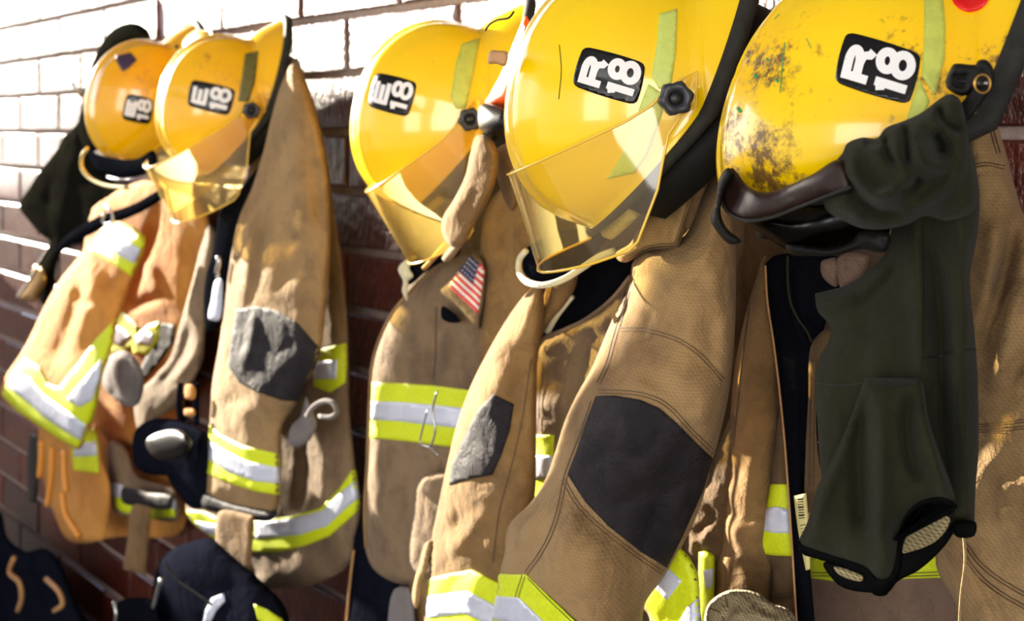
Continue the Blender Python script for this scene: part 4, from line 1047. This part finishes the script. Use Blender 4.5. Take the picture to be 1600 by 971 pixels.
pillow('strap_buckle', [(288, 640), (304, 640), (304, 650), (290, 650)], .215, M['tan_orange'], fm, .006, wr=(0, 1), res=4)

# ================================================================== coat 1
c1 = thing('turnout_coat', 'golden tan turnout coat with one banded sleeve thrown out to the left, furthest left', 'coat', W(220, 500, .05), 'tan turnout coats on the wall')
b1 = pillow('front_panel', [(140, 330), (180, 300), (240, 280), (300, 300), (325, 340), (328, 400), (318, 460), (312, 520), (300, 570), (262, 620), (225, 650), (216, 700), (170, 690), (140, 640), (130, 500)], .05, M['tan_orange'], c1, .05, R=50, wr=(.010, 50), res=6, seed=81,
       folds=[([(250, 320), (235, 380), (215, 440), (195, 500)], 5, -.025), ([(300, 360), (295, 430), (290, 480)], 6, -.02), ([(225, 400), (245, 460), (250, 480)], 8, .02), ([(200, 480), (230, 470), (258, 462)], 6, -.03)])
pillow('back', [(88, 480), (110, 430), (150, 350), (250, 280), (330, 360), (300, 560), (280, 700), (285, 830), (180, 840), (120, 850), (95, 830), (60, 700)], .02, M['tan_orange'], c1, .02, wr=(.010, 50), res=8, seed=80)
f1 = pillow('front_flap', [(325, 350), (338, 370), (330, 430), (322, 500), (320, 530), (318, 560), (300, 600), (270, 640), (245, 655), (222, 680), (212, 660), (212, 620), (240, 590), (265, 560), (280, 510), (300, 440), (315, 380)], .11, M['tan_grey'], c1, .04, wr=(.010, 40), res=5, seed=82,
       folds=[([(320, 520), (300, 570), (262, 620)], 6, .02), ([(300, 500), (280, 560), (240, 610)], 6, -.02), ([(310, 560), (290, 590), (262, 610)], 5, -.02)])
bands(c1, b1, [(184, 478), (200, 495), (218, 512), (216, 535), (196, 552), (172, 552), (172, 510)], [[(178, 508), (192, 514), (206, 526), (190, 542), (173, 534)]])
bands(c1, b1, [(232, 508), (252, 502), (248, 530), (232, 556), (208, 552), (206, 530)], [[(222, 518), (242, 522), (236, 540), (212, 536)]])
project('elbow_patch', [(250, 505), (274, 508), (272, 535), (255, 560), (238, 580), (215, 605), (217, 580), (235, 545)], b1, M['patch'], c1, res=5)
s1_ = pillow('sleeve', [(183, 346), (205, 352), (228, 370), (228, 385), (215, 420), (206, 440), (196, 470), (185, 500), (175, 545), (160, 590), (150, 640), (135, 680), (124, 703), (100, 692), (60, 668), (28, 645), (2, 617), (8, 590), (30, 556), (45, 530), (70, 478), (92, 440), (120, 405), (145, 372), (165, 352)],
       [(200, 380, .14), (100, 500, .20), (20, 620, .22), (140, 640, .22)], M['tan_orange'], c1, .07, R=60, wr=(.008, 50), res=5, seed=83,
       folds=[([(130, 430), (110, 500), (80, 580)], 8, -.02), ([(118, 450), (130, 470), (145, 478)], 5, -.02), ([(150, 400), (135, 480), (110, 560)], 9, .012)])
bands(c1, s1_, [(184, 348), (205, 354), (227, 370), (224, 392), (206, 432), (175, 412), (140, 392), (160, 368)], [[(165, 356), (195, 372), (220, 390), (210, 412), (180, 395), (150, 378)]])
bands(c1, s1_, [(38, 560), (62, 574), (78, 602), (92, 606), (120, 572), (150, 530), (184, 496), (176, 545), (162, 590), (150, 645), (135, 682), (124, 702), (95, 688), (60, 664), (28, 642), (3, 617), (15, 592)],
      [[(28, 582), (48, 592), (72, 620), (100, 640), (135, 664), (126, 688), (100, 672), (70, 652), (46, 630), (14, 606)], [(160, 560), (156, 590), (145, 625), (125, 636), (104, 624), (125, 600)]])
lf1 = pillow('lower_front', [(115, 672), (150, 665), (160, 720), (172, 760), (168, 820), (160, 845), (120, 838), (92, 800), (88, 750), (100, 700)], .12, M['tan_orange'], c1, .03, wr=(.008, 40), res=5, seed=84)
bands(c1, lf1, [(120, 680), (150, 668), (153, 700), (155, 740), (115, 735), (112, 705)], [[(118, 695), (150, 690), (152, 712), (116, 714)]])
lp1 = pillow('lower_panel', [(172, 690), (195, 700), (215, 745), (270, 765), (282, 790), (275, 815), (240, 812), (195, 806), (178, 800), (170, 750)], .09, M['tan_grey'], c1, .025, wr=(.008, 30), res=5, seed=85)
bands(c1, lp1, [(178, 772), (200, 780), (272, 790), (274, 808), (235, 811), (190, 800), (178, 790)], [[(176, 755), (192, 758), (192, 778), (176, 776)], [(266, 778), (276, 782), (274, 796), (264, 794)]])
pillow('knit_cuff', [(192, 762), (230, 770), (268, 776), (266, 796), (230, 793), (192, 786)], .145, M['patch'], c1, .015, wr=(.002, 20), res=4, label='dark knit cuff')
pillow('wrist_strap', [(208, 790), (236, 792), (236, 792), (232, 850), (228, 900), (228, 900), (192, 890), (192, 890), (200, 840)], .15, M['tan_deep'], c1, .012, R=8, wr=(.003, 30), res=5)
for x, y0, y1, d in ((65, 690, 745, -3), (82, 700, 790, -8), (100, 705, 770, 4), (98, 770, 838, 26)):
    ptube('glove_strap', [(x, y0), (x + d * .2, (y0 + y1) / 2), (x + d, y1)], .22, 5, M['orange_strap'], c1)
pillow('black_tab', [(46, 680), (58, 684), (57, 785), (44, 782)], .14, M['black'], c1, .006, wr=(0, 1), res=5)
pillow('grey_glove', [(170, 560), (190, 548), (212, 560), (225, 590), (218, 630), (200, 636), (175, 620), (160, 600)], .16, M['grey_cloth'], c1, .04, wr=(.008, 24), res=5, seed=86, label='crumpled grey lining of the cuff')
hook(300, 160, 'behind the helmet showing only its crown'); hook(190, 150, 'behind the furthest left helmet')

# far left: black coat with hood
bh = thing('black_coat', 'faded black coat bunched up left of the furthest left helmet', 'coat', W(110, 260, .05))
pillow('hood_roll', [(232, 48), (215, 37), (192, 38), (170, 52), (152, 80), (138, 120), (126, 170), (122, 205), (140, 240), (160, 220), (150, 150), (165, 100), (190, 78), (220, 70), (235, 62)], .06, M['black_coat'], bh, .06, R=18, wr=(.006, 30), res=5, seed=91)
pillow('body', [(126, 190), (110, 205), (98, 215), (88, 235), (62, 268), (48, 290), (30, 322), (45, 345), (62, 365), (78, 380), (60, 420), (58, 455), (70, 480), (84, 462), (88, 420), (100, 390), (150, 372), (200, 350), (255, 320), (255, 285), (200, 290), (160, 270), (140, 235)], .03, M['black_coat'], bh, .07, R=40, wr=(.012, 36), res=5, seed=92,
       folds=[([(120, 220), (105, 280), (90, 360)], 8, .02), ([(80, 270), (75, 330)], 6, -.02)])
pillow('waist_strap', [(84, 400), (100, 372), (150, 340), (210, 318), (262, 290), (262, 305), (215, 335), (165, 355), (110, 385)], .12, M['lining'], bh, .02, wr=(.002, 20), res=5, label='black webbing strap')
pillow('clip', [(30, 466), (45, 440), (55, 415), (68, 420), (72, 440), (62, 458), (55, 472), (40, 470)], .07, M['brass'], bh, .02, wr=(.002, 20), res=4, label='yellow metal clip')
ptube('clip_edge', [(78, 385), (60, 415), (42, 445), (28, 464)], .09, 2.5, M['rubber_grey'], bh)
ptube('snap_ring', [(165, 322), (175, 332), (176, 345), (168, 352), (160, 345), (163, 333)], .17, 2.2, M['steel'], bh)
# straps and rim under helmet 1
ptube('chin_guard', [(136, 232), (128, 245), (128, 262), (140, 278), (165, 290), (200, 294)], .24, 3, M['foam'], r1, label='pale front edge under the shell')
pillow('visor_bill', [(137, 232), (150, 240), (180, 248), (215, 248), (240, 235), (245, 262), (220, 275), (180, 278), (148, 262)], .25, M['lining'], r1, .02, wr=(0, 1), res=5)
# amber knob of a second shell behind helmet 2
hb = thing('firefighter_helmet', 'yellow helmet of which only the crown shows, above the amber one', 'helmet', W(305, 90, .12), 'yellow helmets hanging along the wall')
pillow('shell', [(262, 130), (270, 90), (280, 65), (295, 52), (312, 46), (328, 50), (338, 66), (345, 90), (350, 130), (310, 160)], .10, H['E2'], hb, .08, wr=(0, 1), res=5)
pillow('edge_trim', [(326, 46), (334, 48), (345, 62), (342, 70), (334, 66)], .12, M['rubber'], hb, .02, wr=(0, 1), res=4)
pillow('liner', [(255, 72), (280, 70), (275, 95), (258, 98)], .12, M['black'], hb, .02, wr=(0, 1), res=4)

# ================================================================== low things on the floor by the wall
def boot(px, py_floor, n, h, label, matb='dark_green', ang=0.0, r=.075):
    s = (1.70) / ((py_floor - HY) / F); base = S(px, py_floor, s)
    rt = thing('rubber_boot', label, 'boot', base, 'boots standing under the coats')
    ca, sa = math.cos(ang), math.sin(ang)
    def L(x, y, z): return base + Vector((x * ca - y * sa, x * sa + y * ca, z))
    secs = [(0.00, .0, .045, .12), (.03, .0, .05, .13), (.08, .02, .05, .10), (.13, .05, .048, .07), (.2, .06, .05, .06), (.3, .06, .058, .066), (h, .06, .072, .078), (h + .005, .06, .068, .074), (h - .08, .06, .058, .064)]
    V = []; Fc = []; K = 20
    for z, yo, rx, ry in secs:
        for k in range(K):
            a = 2 * math.pi * k / K; V.append(L(rx * math.cos(a), yo - .04 + ry * math.sin(a), z))
    for i in range(len(secs) - 1):
        for k in range(K): l = (k + 1) % K; Fc.append((i * K + k, i * K + l, (i + 1) * K + l, (i + 1) * K + k))
    Fc.append(tuple(range(K))[::-1]); Fc.append(tuple((len(secs) - 1) * K + k for k in range(K)))
    mkobj('boot_shaft', V, Fc, M[matb], rt)
    tube('top_rim', [L(.074 * math.cos(a), .02 + .080 * math.sin(a), h) for a in [2 * math.pi * k / 24 for k in range(24)]], .006, M['rubber_grey'], rt, seg=6, closed=True)
    tube('sole', [L(.047 * math.cos(a), -.04 + .122 * math.sin(a), .012) for a in [2 * math.pi * k / 24 for k in range(24)]], .010, M['black'], rt, seg=6, closed=True)
    tube('pull_loop', [L(.074, .02 + y, h + z) for y, z in ((-.03, -.03), (-.028, .02), (0, .045), (.028, .02), (.03, -.03))], .005, M['leather'], rt, seg=6)
    return rt
b_ = boot(45, 1190, .2, .47, 'green rubber boot with pale rim, leftmost in the bottom corner')
b_ = boot(130, 1230, .2, .42, 'dark rubber boot second from the left in the bottom corner', 'rubber')

bg = thing('gear_bag', 'black gear bag with silver bits, low under the tan wrist strap', 'bag', W(300, 1000, .2))
gb = pillow('bag_body', [(235, 1000), (238, 930), (245, 890), (265, 862), (295, 848), (330, 842), (355, 860), (405, 905), (448, 955), (462, 1080), (452, 1240), (240, 1240)], .22, M['navy'], bg, .10, R=60, wr=(.010, 40), res=8, seed=95, folds=[([(270, 870), (290, 930), (340, 980)], 10, .02)])
pillow('bag_pocket', [(180, 950), (190, 938), (230, 935), (245, 950), (250, 1000), (240, 1080), (180, 1080)], .28, M['lining'], bg, .03, wr=(.004, 30), res=6)
project('silver_patch', [(332, 935), (350, 928), (352, 940), (338, 955), (330, 971), (318, 975), (322, 955)], gb, M['silver'], bg, res=4, off=.004)
project('yellow_piping', [(398, 945), (420, 955), (440, 968), (446, 985), (420, 980), (404, 968)], gb, M['lime'], bg, res=4, off=.004)
ptube('silver_clip', [(252, 905), (246, 925), (240, 950)], .36, 3.5, M['steel'], bg)
ptube('strap_handle', [(258, 880), (275, 905), (310, 930), (330, 945)], .40, 2, M['rubber_grey'], bg)
ptube('steel_buckle', [(178, 940), (182, 960), (178, 985)], .33, 3.5, M['steel'], bg)
dk = thing('bunker_trousers', 'dark bunker trousers bunched round the boots in the bottom left corner', 'trousers', W(60, 1050, .2))
pillow('trouser_leg', [(-40, 820), (0, 800), (12, 840), (40, 862), (70, 858), (95, 880), (110, 920), (130, 971), (150, 1250), (-60, 1250)], .12, M['navy'], dk, .08, R=30, wr=(.012, 30), res=7, seed=96)
ptube('suspender', [(22, 872), (15, 895), (30, 910), (34, 935), (28, 955)], .20, 4, M['leather'], dk)
ptube('suspender', [(72, 905), (92, 925), (98, 945), (85, 955)], .20, 4, M['leather'], dk)
